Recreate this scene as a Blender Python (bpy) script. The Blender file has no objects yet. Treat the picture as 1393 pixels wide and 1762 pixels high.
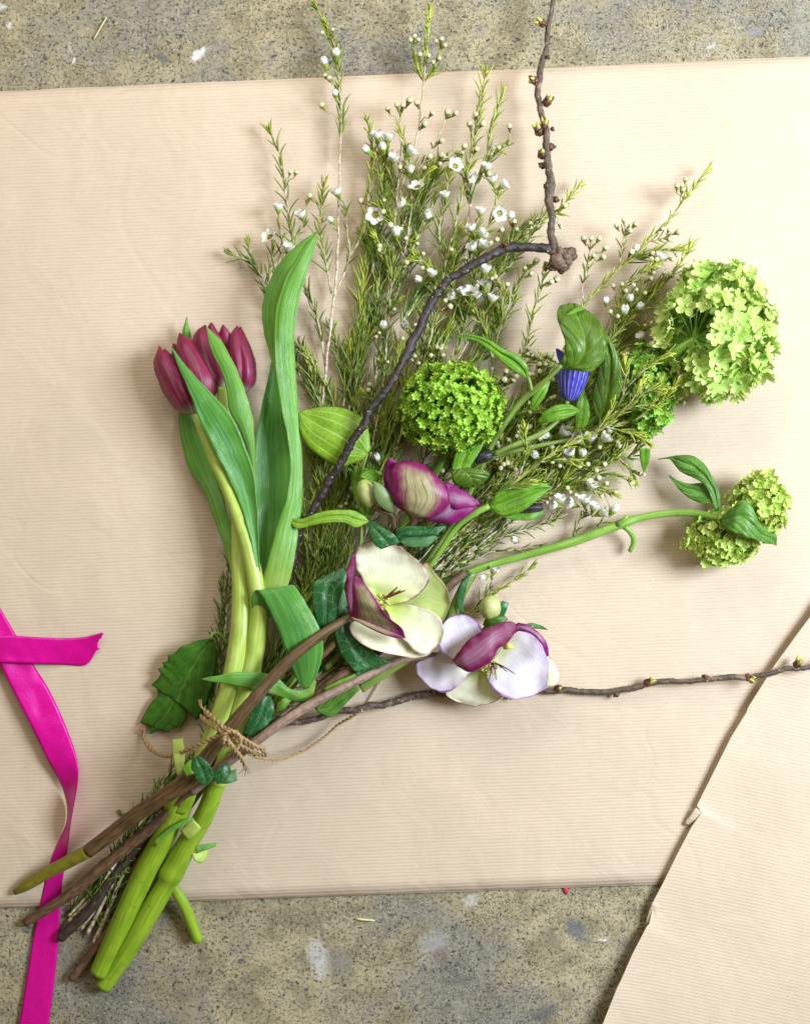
import bpy, math, random
from mathutils import Vector, Matrix, noise

random.seed(11)
SC = bpy.context.scene
COL = SC.collection
PX = 0.00035          # one photograph pixel on the paper, in metres
CAM_H = 0.92          # camera height above the floor

# ------------------------------------------------------------------ camera
cd = bpy.data.cameras.new('camera'); cam = bpy.data.objects.new('camera', cd); COL.objects.link(cam)
cam.location = (0, 0, CAM_H); cam.rotation_euler = (0, 0, 0)
cd.sensor_fit = 'VERTICAL'
cd.angle = 2 * math.atan((1762 * PX / 2) / CAM_H)
cd.clip_start = 0.01; cd.clip_end = 50
SC.camera = cam

# ------------------------------------------------------------------ light
w = bpy.data.worlds.new('World'); SC.world = w; w.use_nodes = True
w.node_tree.nodes['Background'].inputs[0].default_value = (1.0, 0.78, 0.46, 1)
w.node_tree.nodes['Background'].inputs[1].default_value = 0.18

def area(name, loc, target, size, power, color, spread=180):
    l = bpy.data.lights.new(name, 'AREA'); l.shape = 'RECTANGLE'; l.size = size[0]; l.size_y = size[1]
    l.energy = power; l.color = color; l.spread = math.radians(spread)
    o = bpy.data.objects.new(name, l); COL.objects.link(o); o.location = loc
    d = Vector(target) - Vector(loc); o.rotation_euler = d.to_track_quat('-Z', 'Y').to_euler()
    return o
area('window_light', (0.84, 0.16, 0.80), (0.05, 0.05, 0), (0.42, 0.50), 20.5, (0.84, 0.925, 1.06))
area('added_fill_light', (-0.16, 0.70, 0.62), (-0.06, 0.26, 0), (0.9, 0.5), 2.5, (1.0, 0.96, 0.88), 130)  # added fill lamp, brightens the left side but less the lower corner

SC.view_settings.view_transform = 'Standard'; SC.view_settings.look = 'None'
SC.view_settings.exposure = 0.18; SC.view_settings.gamma = 1.0
SC.view_settings.use_curve_mapping = False

# ------------------------------------------------------------------ helpers
def P(x, y, z):
    """photograph pixel at a height of z millimetres -> world"""
    z = z / 1000.0; k = (CAM_H - z) / CAM_H
    return Vector(((x - 696.5) * PX * k, (881 - y) * PX * k, z))

def cr(pts, n):
    """Catmull-Rom through points (tuples), chord-length parametrised, n samples"""
    pts = [tuple(map(float, p)) for p in pts]
    if len(pts) == 2: pts = [pts[0], tuple((a+b)/2 for a, b in zip(*pts)), pts[1]]
    t = [0.0]
    for a, b in zip(pts, pts[1:]):
        t.append(t[-1] + max(1e-6, math.dist(a[:2], b[:2]) + (0.3*abs(a[2]-b[2]) if len(a) > 2 else 0)))
    T = t[-1]; m = len(pts)
    tan = []
    for i in range(m):
        if i == 0: tan.append(tuple((b-a)/(t[1]-t[0]) for a, b in zip(pts[0], pts[1])))
        elif i == m-1: tan.append(tuple((b-a)/(t[-1]-t[-2]) for a, b in zip(pts[-2], pts[-1])))
        else: tan.append(tuple((b-a)/(t[i+1]-t[i-1]) for a, b in zip(pts[i-1], pts[i+1])))
    out = []; j = 0
    for k in range(n):
        s = T*k/(n-1)
        while j < m-2 and s > t[j+1]: j += 1
        h = t[j+1]-t[j]; q = min(1, max(0, (s-t[j])/h))
        h00 = 2*q**3-3*q*q+1; h10 = q**3-2*q*q+q; h01 = -2*q**3+3*q*q; h11 = q**3-q*q
        out.append(tuple(h00*a+h10*h*ta+h01*b+h11*h*tb for a, ta, b, tb in zip(pts[j], tan[j], pts[j+1], tan[j+1])))
    return out

def lin(vals, u):
    if isinstance(vals, (int, float)): return vals
    if len(vals) == 1: return vals[0]
    f = u*(len(vals)-1); i = min(int(f), len(vals)-2); f -= i
    f = f*f*(3-2*f)*0.5 + f*0.5
    return vals[i]*(1-f)+vals[i+1]*f

class MB:
    def __init__(s): s.v = []; s.f = []; s.mi = []; s.uv = []; s.c = []
    def add(s, verts, faces, uvs=None, mi=0, col=None):
        o = len(s.v); s.v += [tuple(v) for v in verts]
        for f in faces: s.f.append(tuple(o+i for i in f)); s.mi.append(mi)
        s.uv += uvs if uvs else [(0, 0)]*len(verts)
        s.c += col if isinstance(col, list) else [col if col is not None else 0.0]*len(verts)
    def mesh(s, name, mats, origin=(0, 0, 0)):
        me = bpy.data.meshes.new(name); o = Vector(origin)
        me.from_pydata([tuple(Vector(v)-o) for v in s.v], [], s.f)
        for m in (mats if isinstance(mats, (list, tuple)) else [mats]): me.materials.append(m)
        me.polygons.foreach_set('material_index', s.mi)
        me.polygons.foreach_set('use_smooth', [len(f) <= 4 for f in s.f])
        lay = me.uv_layers.new(name='UVMap')
        lv = [0]*len(me.loops); me.loops.foreach_get('vertex_index', lv)
        flat = []
        for i in lv: flat += s.uv[i]
        lay.data.foreach_set('uv', flat)
        at = me.attributes.new('age', 'FLOAT', 'POINT'); at.data.foreach_set('value', s.c)
        me.update(); return me

def root_of(o):
    while o.parent: o = o.parent
    return o
def link(name, me, parent=None, thick=0):
    o = bpy.data.objects.new(name, me); COL.objects.link(o)
    if parent: o.parent = parent
    if thick:
        m = o.modifiers.new('solid', 'SOLIDIFY'); m.thickness = thick/1000.0; m.offset = 0
    return o
def build(mb, name, mats, parent=None, thick=0):
    org = root_of(parent).location if parent else (0, 0, 0)
    return link(name, mb.mesh(name, mats, org), parent, thick)
def tag(o, label, cat, group=None, kind=None):
    o['label'] = label; o['category'] = cat
    if group: o['group'] = group
    if kind: o['kind'] = kind
    return o
def thing(name, loc, label, cat, group=None):
    o = bpy.data.objects.new(name, None); COL.objects.link(o); o.location = loc; o.empty_display_size = 0.01
    return tag(o, label, cat, group)

def frame(d):
    d = d.normalized(); a = Vector((0, 0, 1)) if abs(d.z) < 0.9 else Vector((1, 0, 0))
    x = a.cross(d).normalized(); return x, d.cross(x)

def tube_pts(mb, pts, rad, ns=8, mi=0, age=0.0, cap=True, jit=0.0, flat=1.0):
    """pts: world Vectors, rad: list of metres"""
    n = len(pts); vs = []; uv = []; cl = []; L = 0
    ux = None
    for i, p in enumerate(pts):
        d = (pts[min(i+1, n-1)]-pts[max(i-1, 0)])
        if d.length < 1e-9: d = Vector((0, 0, 1))
        d.normalize()
        if ux is None: ux, uy = frame(d)
        else:
            ux = (ux-d*ux.dot(d))
            if ux.length < 1e-6: ux, uy = frame(d)
            ux.normalize(); uy = d.cross(ux)
        if i: L += (p-pts[i-1]).length
        for k in range(ns):
            a = 2*math.pi*k/ns; r = rad[i]
            if jit: r *= 1+jit*noise.noise(p*450+Vector((math.cos(a), math.sin(a), 0))*0.9)
            vs.append(p+ux*(math.cos(a)*r)+uy*(math.sin(a)*r*flat)); uv.append((L*100, k/ns))
            cl.append(age[i] if isinstance(age, list) else age)
    fs = [(i*ns+k, i*ns+(k+1) % ns, (i+1)*ns+(k+1) % ns, (i+1)*ns+k) for i in range(n-1) for k in range(ns)]
    if cap: fs += [tuple(range(ns-1, -1, -1)), tuple(range((n-1)*ns, n*ns))]
    mb.add(vs, fs, uv, mi, cl)

def tube(mb, pts, ns=10, step=6, mi=0, age=0.0, jit=0.0, wob=0.0, cap=True):
    """pts: (px, py, z_mm, radius_px)"""
    ln = sum(math.dist(a[:2], b[:2]) for a, b in zip(pts, pts[1:]))
    n = max(4, int(ln/step)+2)
    s = cr(pts, n)
    wp = [P(q[0], q[1], q[2]) for q in s]
    if wob:
        wp = [p+Vector((noise.noise(p*90+Vector((3, 0, 0))), noise.noise(p*90+Vector((0, 7, 0))), 0))*wob*PX for p in wp]
    tube_pts(mb, wp, [max(0.2, q[3])*PX for q in s], ns, mi, age, cap, jit)
    return wp

def sheet(name, L, R, z, mat, parent, bulge=2.0, tilt=0.0, crease=0.0, wave=0.6, nu=30, nv=12, thick=0.2, end=True, ruff=0.0, edge=0.9):
    l = cr(L, nu); r = cr(R, nu); vs = []; uv = []
    sd = random.random()*50
    ej = lambda x, y, t: edge*(1.5*noise.noise(Vector((x*.045, y*.045, sd+t)))+.8*noise.noise(Vector((x*.14, y*.14, sd+t))))
    for i in range(nu):
        u = i/(nu-1); zc = lin(z, u); b = lin(bulge, u); tl = lin(tilt, u)
        wd = math.dist(l[i][:2], r[i][:2])
        for j in range(nv+1):
            v = j/nv
            x = l[i][0]*(1-v)+r[i][0]*v; y = l[i][1]*(1-v)+r[i][1]*v
            if wd > 6:
                jl = ej(l[i][0], l[i][1], 0)*(1-v)**2; jr = ej(r[i][0], r[i][1], 9)*v**2; ex_ = (r[i][0]-l[i][0])/wd; ey_ = (r[i][1]-l[i][1])/wd
                x += (jl+jr)*ex_; y += (jl+jr)*ey_
            zz = zc+b*(0.55 if b > 0 else 1)*4*v*(1-v)*min(1, wd/30.0+0.1)+tl*(2*v-1)*min(1, wd/25.0)
            zz -= crease*math.exp(-((v-.5)/.10)**2)*min(1, wd/25.0)
            zz += wave*noise.noise(Vector((x*0.03, y*0.03, sd)))
            zz += ruff*noise.noise(Vector((x*0.09, y*0.09, sd)))*(abs(2*v-1)**2)
            vs.append(P(x, y, max(0.9, zz))); uv.append((u, v))
    m = nv+1
    fs = [(i*m+j, i*m+j+1, (i+1)*m+j+1, (i+1)*m+j) for i in range(nu-1) for j in range(nv)]
    mb = MB(); mb.add(vs, fs, uv)
    return build(mb, name, mat, parent, thick)

def leaf(name, C, W, z, mat, parent, **k):
    """centre line + half widths (px)"""
    c = cr(C, 24); L = []; R = []
    for i, q in enumerate(c):
        a = c[max(i-1, 0)]; b = c[min(i+1, 23)]
        dx, dy = b[0]-a[0], b[1]-a[1]; d = math.hypot(dx, dy) or 1
        h = lin(W, i/23)
        L.append((q[0]+dy/d*h, q[1]-dx/d*h)); R.append((q[0]-dy/d*h, q[1]+dx/d*h))
    return sheet(name, L, R, z, mat, parent, **k)

def lathe(mb, prof, M=Matrix(), ns=10, mi=0, age=0.0, ridge=0.0, nr=0):
    vs = []; uv = []
    for i, (r, z) in enumerate(prof):
        for k in range(ns):
            a = 2*math.pi*k/ns; rr = r*(1+ridge*math.cos(nr*a)) if nr else r
            vs.append(M @ Vector((rr*math.cos(a), rr*math.sin(a), z))); uv.append((i/(len(prof)-1), k/ns))
    n = len(prof)
    fs = [(i*ns+k, i*ns+(k+1) % ns, (i+1)*ns+(k+1) % ns, (i+1)*ns+k) for i in range(n-1) for k in range(ns)]
    mb.add(vs, fs, uv, mi, age)

def orient(axis, spin=0.0):
    q = Vector(axis).normalized().to_track_quat('Z', 'Y').to_matrix().to_4x4()
    return q @ Matrix.Rotation(spin, 4, 'Z')

# ------------------------------------------------------------------ materials
class NT:
    def __init__(s, name):
        s.m = bpy.data.materials.new(name); s.m.use_nodes = True; s.t = s.m.node_tree
        s.t.nodes.clear(); s.out = s.t.nodes.new('ShaderNodeOutputMaterial')
    def n(s, typ, props=None, **ins):
        nd = s.t.nodes.new(typ)
        for k, v in (props or {}).items(): setattr(nd, k, v)
        for k, v in ins.items(): s.set(nd, k, v)
        return nd
    def set(s, nd, k, v):
        key = int(k[1:]) if k[0] == 'i' and k[1:].isdigit() else k.replace('_', ' ')
        if isinstance(v, bpy.types.NodeSocket): s.t.links.new(v, nd.inputs[key])
        else:
            if isinstance(v, tuple) and len(v) == 3 and nd.inputs[key].type == 'RGBA': v = v+(1,)
            nd.inputs[key].default_value = v
    def math(s, op, a, b=None, c=None, clamp=False):
        nd = s.n('ShaderNodeMath', {'operation': op, 'use_clamp': clamp}); s.set(nd, 'i0', a)
        if b is not None: s.set(nd, 'i1', b)
        if c is not None: s.set(nd, 'i2', c)
        return nd.outputs[0]
    def mix(s, f, a, b, typ='MIX'):
        nd = s.n('ShaderNodeMix', {'data_type': 'RGBA', 'blend_type': typ})
        s.set(nd, 'i0', f); s.set(nd, 'i6', a); s.set(nd, 'i7', b); return nd.outputs[2]
    def ramp(s, f, lo, hi, smooth=True):
        nd = s.n('ShaderNodeMapRange', {'interpolation_type': 'SMOOTHSTEP' if smooth else 'LINEAR'})
        s.set(nd, 'i0', f); s.set(nd, 'i1', lo); s.set(nd, 'i2', hi); return nd.outputs[0]
    def uv(s):
        t = s.n('ShaderNodeTexCoord'); p = s.n('ShaderNodeSeparateXYZ', None, i0=t.outputs['UV'])
        return p.outputs[0], p.outputs[1]
    def comb(s, x, y, z=0.0): return s.n('ShaderNodeCombineXYZ', None, i0=x, i1=y, i2=z).outputs[0]
    def obj(s): return s.n('ShaderNodeTexCoord').outputs['Object']
    def noise(s, vec, scale, detail=3, rough=0.5, dist=0.0):
        nd = s.n('ShaderNodeTexNoise', None, Vector=vec, Scale=scale, Detail=detail, Roughness=rough, Distortion=dist)
        return nd.outputs[0]
    def vor(s, vec, scale, feat='F1', out=0, rand=1.0):
        nd = s.n('ShaderNodeTexVoronoi', {'feature': feat}, Vector=vec, Scale=scale, Randomness=rand); return nd.outputs[out]
    def bump(s, h, strength, dist=0.001):
        return s.n('ShaderNodeBump', None, Strength=strength, Distance=dist, Height=h).outputs[0]
    def rnd(s): return s.n('ShaderNodeObjectInfo').outputs['Random']
    def age(s): return s.n('ShaderNodeAttribute', {'attribute_name': 'age'}).outputs['Fac']
    def done(s, col, rough=0.5, normal=None, transl=0.0, spec=0.5, tcol=None, **kw):
        b = s.n('ShaderNodeBsdfPrincipled', None, Base_Color=col, Roughness=rough, Specular_IOR_Level=spec)
        for k, v in kw.items(): s.set(b, k, v)
        if normal is not None: s.set(b, 'Normal', normal)
        sh = b.outputs[0]
        transl *= 0.65
        if transl:
            t = s.n('ShaderNodeBsdfTranslucent', None, Color=tcol if tcol is not None else col)
            if normal is not None: s.set(t, 'Normal', normal)
            sh = s.n('ShaderNodeMixShader', None, i0=transl, i1=sh, i2=t.outputs[0]).outputs[0]
        s.t.links.new(sh, s.out.inputs[0]); return s.m

def shade(T, col, amt, scale=160.0):
    """uneven natural tone: multiply by noise"""
    n = T.noise(T.obj(), scale, 4, 0.6)
    k = T.ramp(n, 0.25, 0.75, False)
    f = T.math('MULTIPLY_ADD', k, 2*amt, 1-amt)
    v = T.n('ShaderNodeVectorMath', {'operation': 'SCALE'}); T.set(v, 'i0', col); T.set(v, 'Scale', f)
    return v.outputs[0]

def m_paper(name, ang, tint):
    T = NT(name); o = T.obj()
    mp = T.n('ShaderNodeMapping', None, Vector=o, Rotation=(0, 0, ang))
    p = T.n('ShaderNodeSeparateXYZ', None, i0=mp.outputs[0])
    wob = T.math('MULTIPLY', T.math('SUBTRACT', T.noise(T.comb(T.math('MULTIPLY', p.outputs[0], 60.0), T.math('MULTIPLY', p.outputs[1], 160.0)), 1.0, 3), 0.5), 0.0012)
    y = T.math('ADD', p.outputs[1], wob)
    rib = T.math('SINE', T.math('MULTIPLY', y, 2*math.pi/(5.7*PX)))
    rib01 = T.math('MULTIPLY_ADD', rib, 0.5, 0.5)
    fib = T.noise(T.comb(T.math('MULTIPLY', p.outputs[0], 500.0), T.math('MULTIPLY', p.outputs[1], 1400.0)), 1.0, 4, 0.65)
    blot = T.noise(o, 14.0, 4, 0.6)
    dash = T.noise(T.comb(T.math('MULTIPLY', p.outputs[0], 120.0), T.math('MULTIPLY', p.outputs[1], 420.0)), 1.0, 3, 0.6)
    c = T.mix(T.ramp(blot, 0.3, 0.7), tuple(a*0.95 for a in tint), tuple(min(1, a*1.04) for a in tint))
    line = T.math('MULTIPLY', T.math('POWER', rib01, 3.0), T.ramp(dash, 0.25, 0.7))
    c = T.mix(T.math('MULTIPLY', line, 0.30), c, (tint[0]*0.62, tint[1]*0.52, tint[2]*0.42))
    c = T.mix(T.math('MULTIPLY', T.ramp(fib, 0.35, 0.75), 0.22), c, (tint[0]*0.74, tint[1]*0.66, tint[2]*0.56))
    sp = T.ramp(T.vor(o, 70.0), 0.035, 0.02)
    c = T.mix(T.math('MULTIPLY', sp, 0.35), c, (0.14, 0.09, 0.05))
    h = T.math('ADD', T.math('MULTIPLY', rib, -0.5), T.math('MULTIPLY', fib, 0.5))
    dent = T.noise(o, 24.0, 3, 0.5, 0.6); cr_ = T.ramp(T.math('ABSOLUTE', T.math('SUBTRACT', T.noise(o, 5.0, 2, 0.4, 0.8), 0.5)), 0.0, 0.012)
    n1 = T.bump(T.math('ADD', dent, T.math('MULTIPLY', cr_, 0.08)), 0.35, 0.004)
    nb = T.n('ShaderNodeBump', None, Strength=0.25, Distance=0.0003, Height=h, Normal=n1).outputs[0]
    return T.done(c, 0.62, nb, spec=0.25)

def m_floor():
    T = NT('concrete'); o = T.obj()
    warp = T.n('ShaderNodeTexNoise', None, Vector=o, Scale=70.0, Detail=3).outputs[1]
    wv = T.n('ShaderNodeVectorMath', {'operation': 'MULTIPLY_ADD'}); T.set(wv, 'i0', warp); T.set(wv, 'i1', (0.006, 0.006, 0)); T.set(wv, 'i2', o)
    ow = wv.outputs[0]
    big = T.noise(o, 7.0, 5, 0.62); mid = T.noise(ow, 48.0, 5, 0.7); fine = T.noise(ow, 420.0, 4, 0.7); mid2 = T.noise(ow, 110.0, 4, 0.65)
    c = T.mix(T.ramp(mid, 0.36, 0.62), (0.26, 0.225, 0.135), (0.46, 0.40, 0.24))
    pat = T.ramp(T.math('ADD', T.math('MULTIPLY', big, 0.68), T.math('MULTIPLY', mid, 0.32)), 0.46, 0.54)
    c = T.mix(T.math('MULTIPLY', pat, 0.62), c, T.mix(T.ramp(mid2, 0.35, 0.65), (0.11, 0.115, 0.135), (0.25, 0.24, 0.22)))
    c = T.mix(T.ramp(fine, 0.50, 0.72), c, (0.055, 0.045, 0.04))
    c = T.mix(T.math('MULTIPLY', T.ramp(T.noise(ow, 300.0, 3, 0.7), 0.60, 0.72), 0.75), c, (0.55, 0.50, 0.38))
    # irregular chips of dark and blue-grey aggregate, pale flecks
    def chips(sc, lo, hi, col, am, off):
        v = T.n('ShaderNodeVectorMath', {'operation': 'ADD'}); T.set(v, 'i0', ow); T.set(v, 'i1', (off, off*.7, 0))
        return T.math('MULTIPLY', T.ramp(T.noise(v.outputs[0], sc, 3, 0.55), lo, hi), am), col
    for args in ((85.0, .67, .71, (0.075, 0.085, 0.12), .7, 3.1), (260.0, .62, .68, (0.03, 0.03, 0.04), .9, 7.7), (560.0, .575, .635, (0.03, 0.026, 0.025), .85, 1.3), (600.0, .60, .68, (0.52, 0.48, 0.36), .8, 5.2), (900.0, .55, .62, (0.06, 0.048, 0.03), .7, 2.2)):
        f_, k_ = chips(*args); c = T.mix(T.math('MULTIPLY', f_, T.ramp(T.noise(o, 26.0+args[0]*.02, 4, 0.65), 0.30, 0.56)), c, k_)
    # old splashes of paint on the floor
    ps = T.n('ShaderNodeSeparateXYZ', None, i0=ow)
    for (x, y, rx, ry, rot, col, am) in (
            (556, 1640, 22, 34, .3, (.62, .62, .62), .75), (592, 1648, 26, 30, 0, (.20, .19, .17), .85), (1000, 1592, 17, 27, .7, (.10, .115, .15), .9),
            (350, 86, 20, 7, .7, (.8, .8, .82), .9), (288, 90, 14, 7, -.4, (.09, .10, .14), .9), (752, 1612, 30, 22, .2, (.40, .39, .38), .7), (768, 1634, 18, 14, 0, (.22, .13, .11), .6),
            (944, 1738, 24, 20, .1, (.10, .085, .085), .85), (25, 35, 7, 7, 0, (.7, .72, .75), .8), (8, 2, 12, 6, 0, (.7, .72, .75), .8), (128, 78, 4, 18, 0, (.5, .5, .48), .6), (136, 96, 3, 6, 0, (.85, .85, .85), .9), (340, 1700, 26, 16, 0.3, (.20, .16, .13), .5),
            (1232, 70, 9, 6, .3, (.72, .70, .66), .5), (1308, 48, 12, 8, .2, (.22, .22, .28), .7), (820, 1540, 18, 12, 0, (.62, .62, .62), .55), (1045, 1608, 7, 4, 0, (.75, .75, .75), .9)):
        q = P(x, y, 0); dx = T.math('SUBTRACT', ps.outputs[0], q.x); dy = T.math('SUBTRACT', ps.outputs[1], q.y)
        ca, sa = math.cos(rot), math.sin(rot)
        a = T.math('DIVIDE', T.math('ADD', T.math('MULTIPLY', dx, ca), T.math('MULTIPLY', dy, sa)), rx*PX)
        b = T.math('DIVIDE', T.math('SUBTRACT', T.math('MULTIPLY', dy, ca), T.math('MULTIPLY', dx, sa)), ry*PX)
        d = T.math('ADD', T.math('MULTIPLY', a, a), T.math('MULTIPLY', b, b))
        d = T.math('ADD', d, T.math('MULTIPLY', T.math('SUBTRACT', T.math('MULTIPLY_ADD', fine, 0.6, T.math('MULTIPLY', mid2, 0.6)), 0.6), 5.0))
        c = T.mix(T.math('MULTIPLY', T.ramp(d, 1.2, 0.1), am*0.75), c, col)
    ck = T.ramp(T.math('ABSOLUTE', T.math('SUBTRACT', T.noise(o, 9.0, 5, 0.6, 1.2), 0.5)), 0.004, 0.0)
    c = T.mix(T.math('MULTIPLY', ck, T.math('MULTIPLY', T.ramp(big, 0.45, 0.6), 0.6)), c, (0.06, 0.05, 0.04))
    h = T.math('ADD', T.math('MULTIPLY', fine, 0.7), mid2)
    return T.done(c, 0.72, T.bump(h, 0.5, 0.0006), spec=0.3)

def m_leaf(name, a, b, vein, kind='pinnate', rough=0.4, transl=0.22, nv=7, slope=9.0, vs=0.6, bump=0.5, tone=0.22, bscale=160., blend=None):
    T = NT(name); u, v = T.uv()
    if kind == 'parallel': c = T.mix(T.ramp(T.noise(T.comb(T.math('MULTIPLY', u, 1.3), T.math('MULTIPLY', v, 7.0)), 1.0, 3, 0.55), 0.3, 0.7), a, b)
    else: c = T.mix(T.ramp(T.noise(T.obj(), bscale, 4, 0.6), 0.3, 0.7), a, b)
    nz = T.math('MULTIPLY', T.math('SUBTRACT', T.noise(T.obj(), 260.0, 2), 0.5), 0.06)
    ac = T.math('ABSOLUTE', T.math('SUBTRACT', v, 0.5))
    if kind == 'pinnate':
        rib = T.ramp(T.math('ADD', ac, T.math('MULTIPLY', nz, 0.3)), 0.030, 0.008)
        t = T.math('SUBTRACT', T.math('MULTIPLY', T.math('ADD', u, nz), float(nv)), T.math('MULTIPLY', ac, slope*0.6))
        fr = T.math('ABSOLUTE', T.math('SUBTRACT', T.math('FRACT', t), 0.5))
        side = T.ramp(fr, 0.05, 0.012)
        net = T.ramp(T.vor(T.obj(), 420.0, 'DISTANCE_TO_EDGE'), 0.07, 0.02)
        vn = T.math('MAXIMUM', T.math('MAXIMUM', rib, T.math('MULTIPLY', side, 0.8)), T.math('MULTIPLY', net, 0.22))
        pil = T.ramp(fr, 0.0, 0.4)
        h = T.math('SUBTRACT', pil, T.math('MULTIPLY', vn, 0.8))
    elif kind == 'curved':      # three to five long veins running base to tip
        lines = None
        for k in (0.0, 0.2, 0.36):
            l = T.ramp(T.math('ABSOLUTE', T.math('SUBTRACT', T.math('ADD', ac, T.math('MULTIPLY', nz, 0.25)), k)), 0.026, 0.007)
            lines = l if lines is None else T.math('MAXIMUM', lines, T.math('MULTIPLY', l, 0.8))
        net = T.ramp(T.vor(T.obj(), 330.0, 'DISTANCE_TO_EDGE'), 0.08, 0.02)
        vn = T.math('MAXIMUM', lines, T.math('MULTIPLY', net, 0.42)); h = T.math('MULTIPLY', vn, -1.0)
    elif kind == 'net':
        rib = T.ramp(ac, 0.03, 0.01)
        d1 = T.vor(T.comb(T.math('ADD', T.math('MULTIPLY', u, 5.0), T.math('MULTIPLY', nz, 6.0)), T.math('ADD', T.math('MULTIPLY', v, 4.0), T.math('MULTIPLY', nz, 6.0))), 1.0, 'DISTANCE_TO_EDGE')
        n1 = T.ramp(d1, 0.055, 0.015)
        n2 = T.ramp(T.vor(T.obj(), 520.0, 'DISTANCE_TO_EDGE'), 0.09, 0.02)
        mask = T.ramp(T.noise(T.obj(), 110.0, 2), 0.40, 0.58)
        vn = T.math('MAXIMUM', T.math('MAXIMUM', rib, T.math('MULTIPLY', n1, 0.9)), T.math('MULTIPLY', T.math('MULTIPLY', n2, mask), 0.5)); h = T.math('MULTIPLY', vn, 0.5)
    else:                       # parallel
        s1 = T.noise(T.comb(T.math('MULTIPLY', u, 2.0), T.math('MULTIPLY', v, 34.0)), 1.0, 4, 0.6)
        s2 = T.noise(T.comb(T.math('MULTIPLY', u, 9.0), T.math('MULTIPLY', v, 90.0)), 1.0, 3, 0.6)
        vn = T.math('MAXIMUM', T.math('MULTIPLY', T.ramp(s1, 0.45, 0.72), 0.6), T.math('MULTIPLY', T.ramp(s2, 0.52, 0.78), 0.6))
        h = T.math('ADD', s1, T.math('MULTIPLY', s2, 0.6))
        rim = T.ramp(ac, 0.475, 0.5); vn = T.math('MAXIMUM', vn, T.math('MULTIPLY', rim, 0.8))
    if blend: c = T.mix(T.ramp(u, blend[1], blend[2]), blend[0], c)
    c = T.mix(T.math('MULTIPLY', vn, vs), c, vein)
    c = shade(T, c, tone if kind != 'parallel' else 0.12, 90.0 if kind != 'parallel' else 35.0)
    sp_ = T.ramp(T.noise(T.obj(), 900.0, 2), 0.70, 0.76); c = T.mix(T.math('MULTIPLY', sp_, 0.35), c, (0.10, 0.08, 0.02))
    return T.done(c, rough, T.bump(h, bump, 0.0006), transl)

def m_plain(name, a, b, rough=0.5, transl=0.0, scale=250., bump=0.25, spec=0.5, vary=0.0, stretch=None, pale_rim=False, scuff=None, **kw):
    T = NT(name); o = T.obj()
    if stretch:
        u, v = T.uv(); o2 = T.comb(T.math('MULTIPLY', u, stretch[0]), T.math('MULTIPLY', v, stretch[1])); n = T.noise(o2, 1.0, 4, 0.65)
    else: n = T.noise(o, scale, 4, 0.6)
    c = T.mix(T.ramp(n, 0.28, 0.72), a, b)
    if scuff:
        c = T.mix(T.math('MULTIPLY', T.ramp(T.noise(T.obj(), 140.0, 4, 0.65), 0.56, 0.70), 0.55), c, scuff)
        c = T.mix(T.math('MULTIPLY', T.ramp(T.noise(T.obj(), 45.0, 2), 0.45, 0.7), 0.35), c, tuple(x*.55 for x in a))
    if pale_rim:
        u_, v_ = T.uv(); c = T.mix(T.math('MULTIPLY', T.ramp(u_, 0.3, 1.0), 0.45), c, tuple(min(.92, x*1.35+.05) for x in b))  # two-tone petals: greener centre, paler towards the outer edge
    if vary:
        hs = T.n('ShaderNodeHueSaturation', None, Color=c, Value=T.math('MULTIPLY_ADD', T.rnd(), 2*vary, 1-vary), Hue=T.math('MULTIPLY_ADD', T.rnd(), 0.03, 0.485)); c = hs.outputs[0]
    return T.done(c, rough, T.bump(n, bump, 0.0005), transl, spec, **kw)

def m_age(name, a, b, rough=0.5, transl=0.1):
    T = NT(name); g = T.age(); c = T.mix(g, a, b)
    return T.done(shade(T, c, 0.25, 700.0), rough, None, transl)

def m_stemwax():
    T = NT('waxflower_bark'); n = T.noise(T.obj(), 380.0, 4, 0.65)
    c = T.mix(T.ramp(n, 0.35, 0.65), (0.36, 0.24, 0.13), (0.80, 0.70, 0.55))
    return T.done(T.mix(T.age(), c, (0.30, 0.31, 0.06)), 0.5, T.bump(n, 0.3, 0.0004))

def m_bark(name, a, b, lent):
    T = NT(name); u, v = T.uv()
    n = T.noise(T.comb(T.math('MULTIPLY', u, 5.0), T.math('MULTIPLY', v, 9.0)), 1.0, 5, 0.7)
    o = T.obj(); n2 = T.noise(o, 130.0, 4, 0.6)
    c = T.mix(T.ramp(n, 0.3, 0.7), a, b); c = T.mix(T.ramp(n2, 0.52, 0.72), c, tuple(x*1.9+0.015 for x in b))
    vo = T.n('ShaderNodeTexVoronoi', None, Vector=o, Scale=430.0)
    sp = T.math('MULTIPLY', T.ramp(vo.outputs[0], 0.28, 0.18), T.ramp(T.n('ShaderNodeSeparateColor', None, i0=vo.outputs[1]).outputs[0], 0.72, 0.76))
    c = T.mix(sp, c, lent)
    return T.done(c, 0.42, T.bump(T.math('ADD', n, sp), 0.7, 0.0008))

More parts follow.
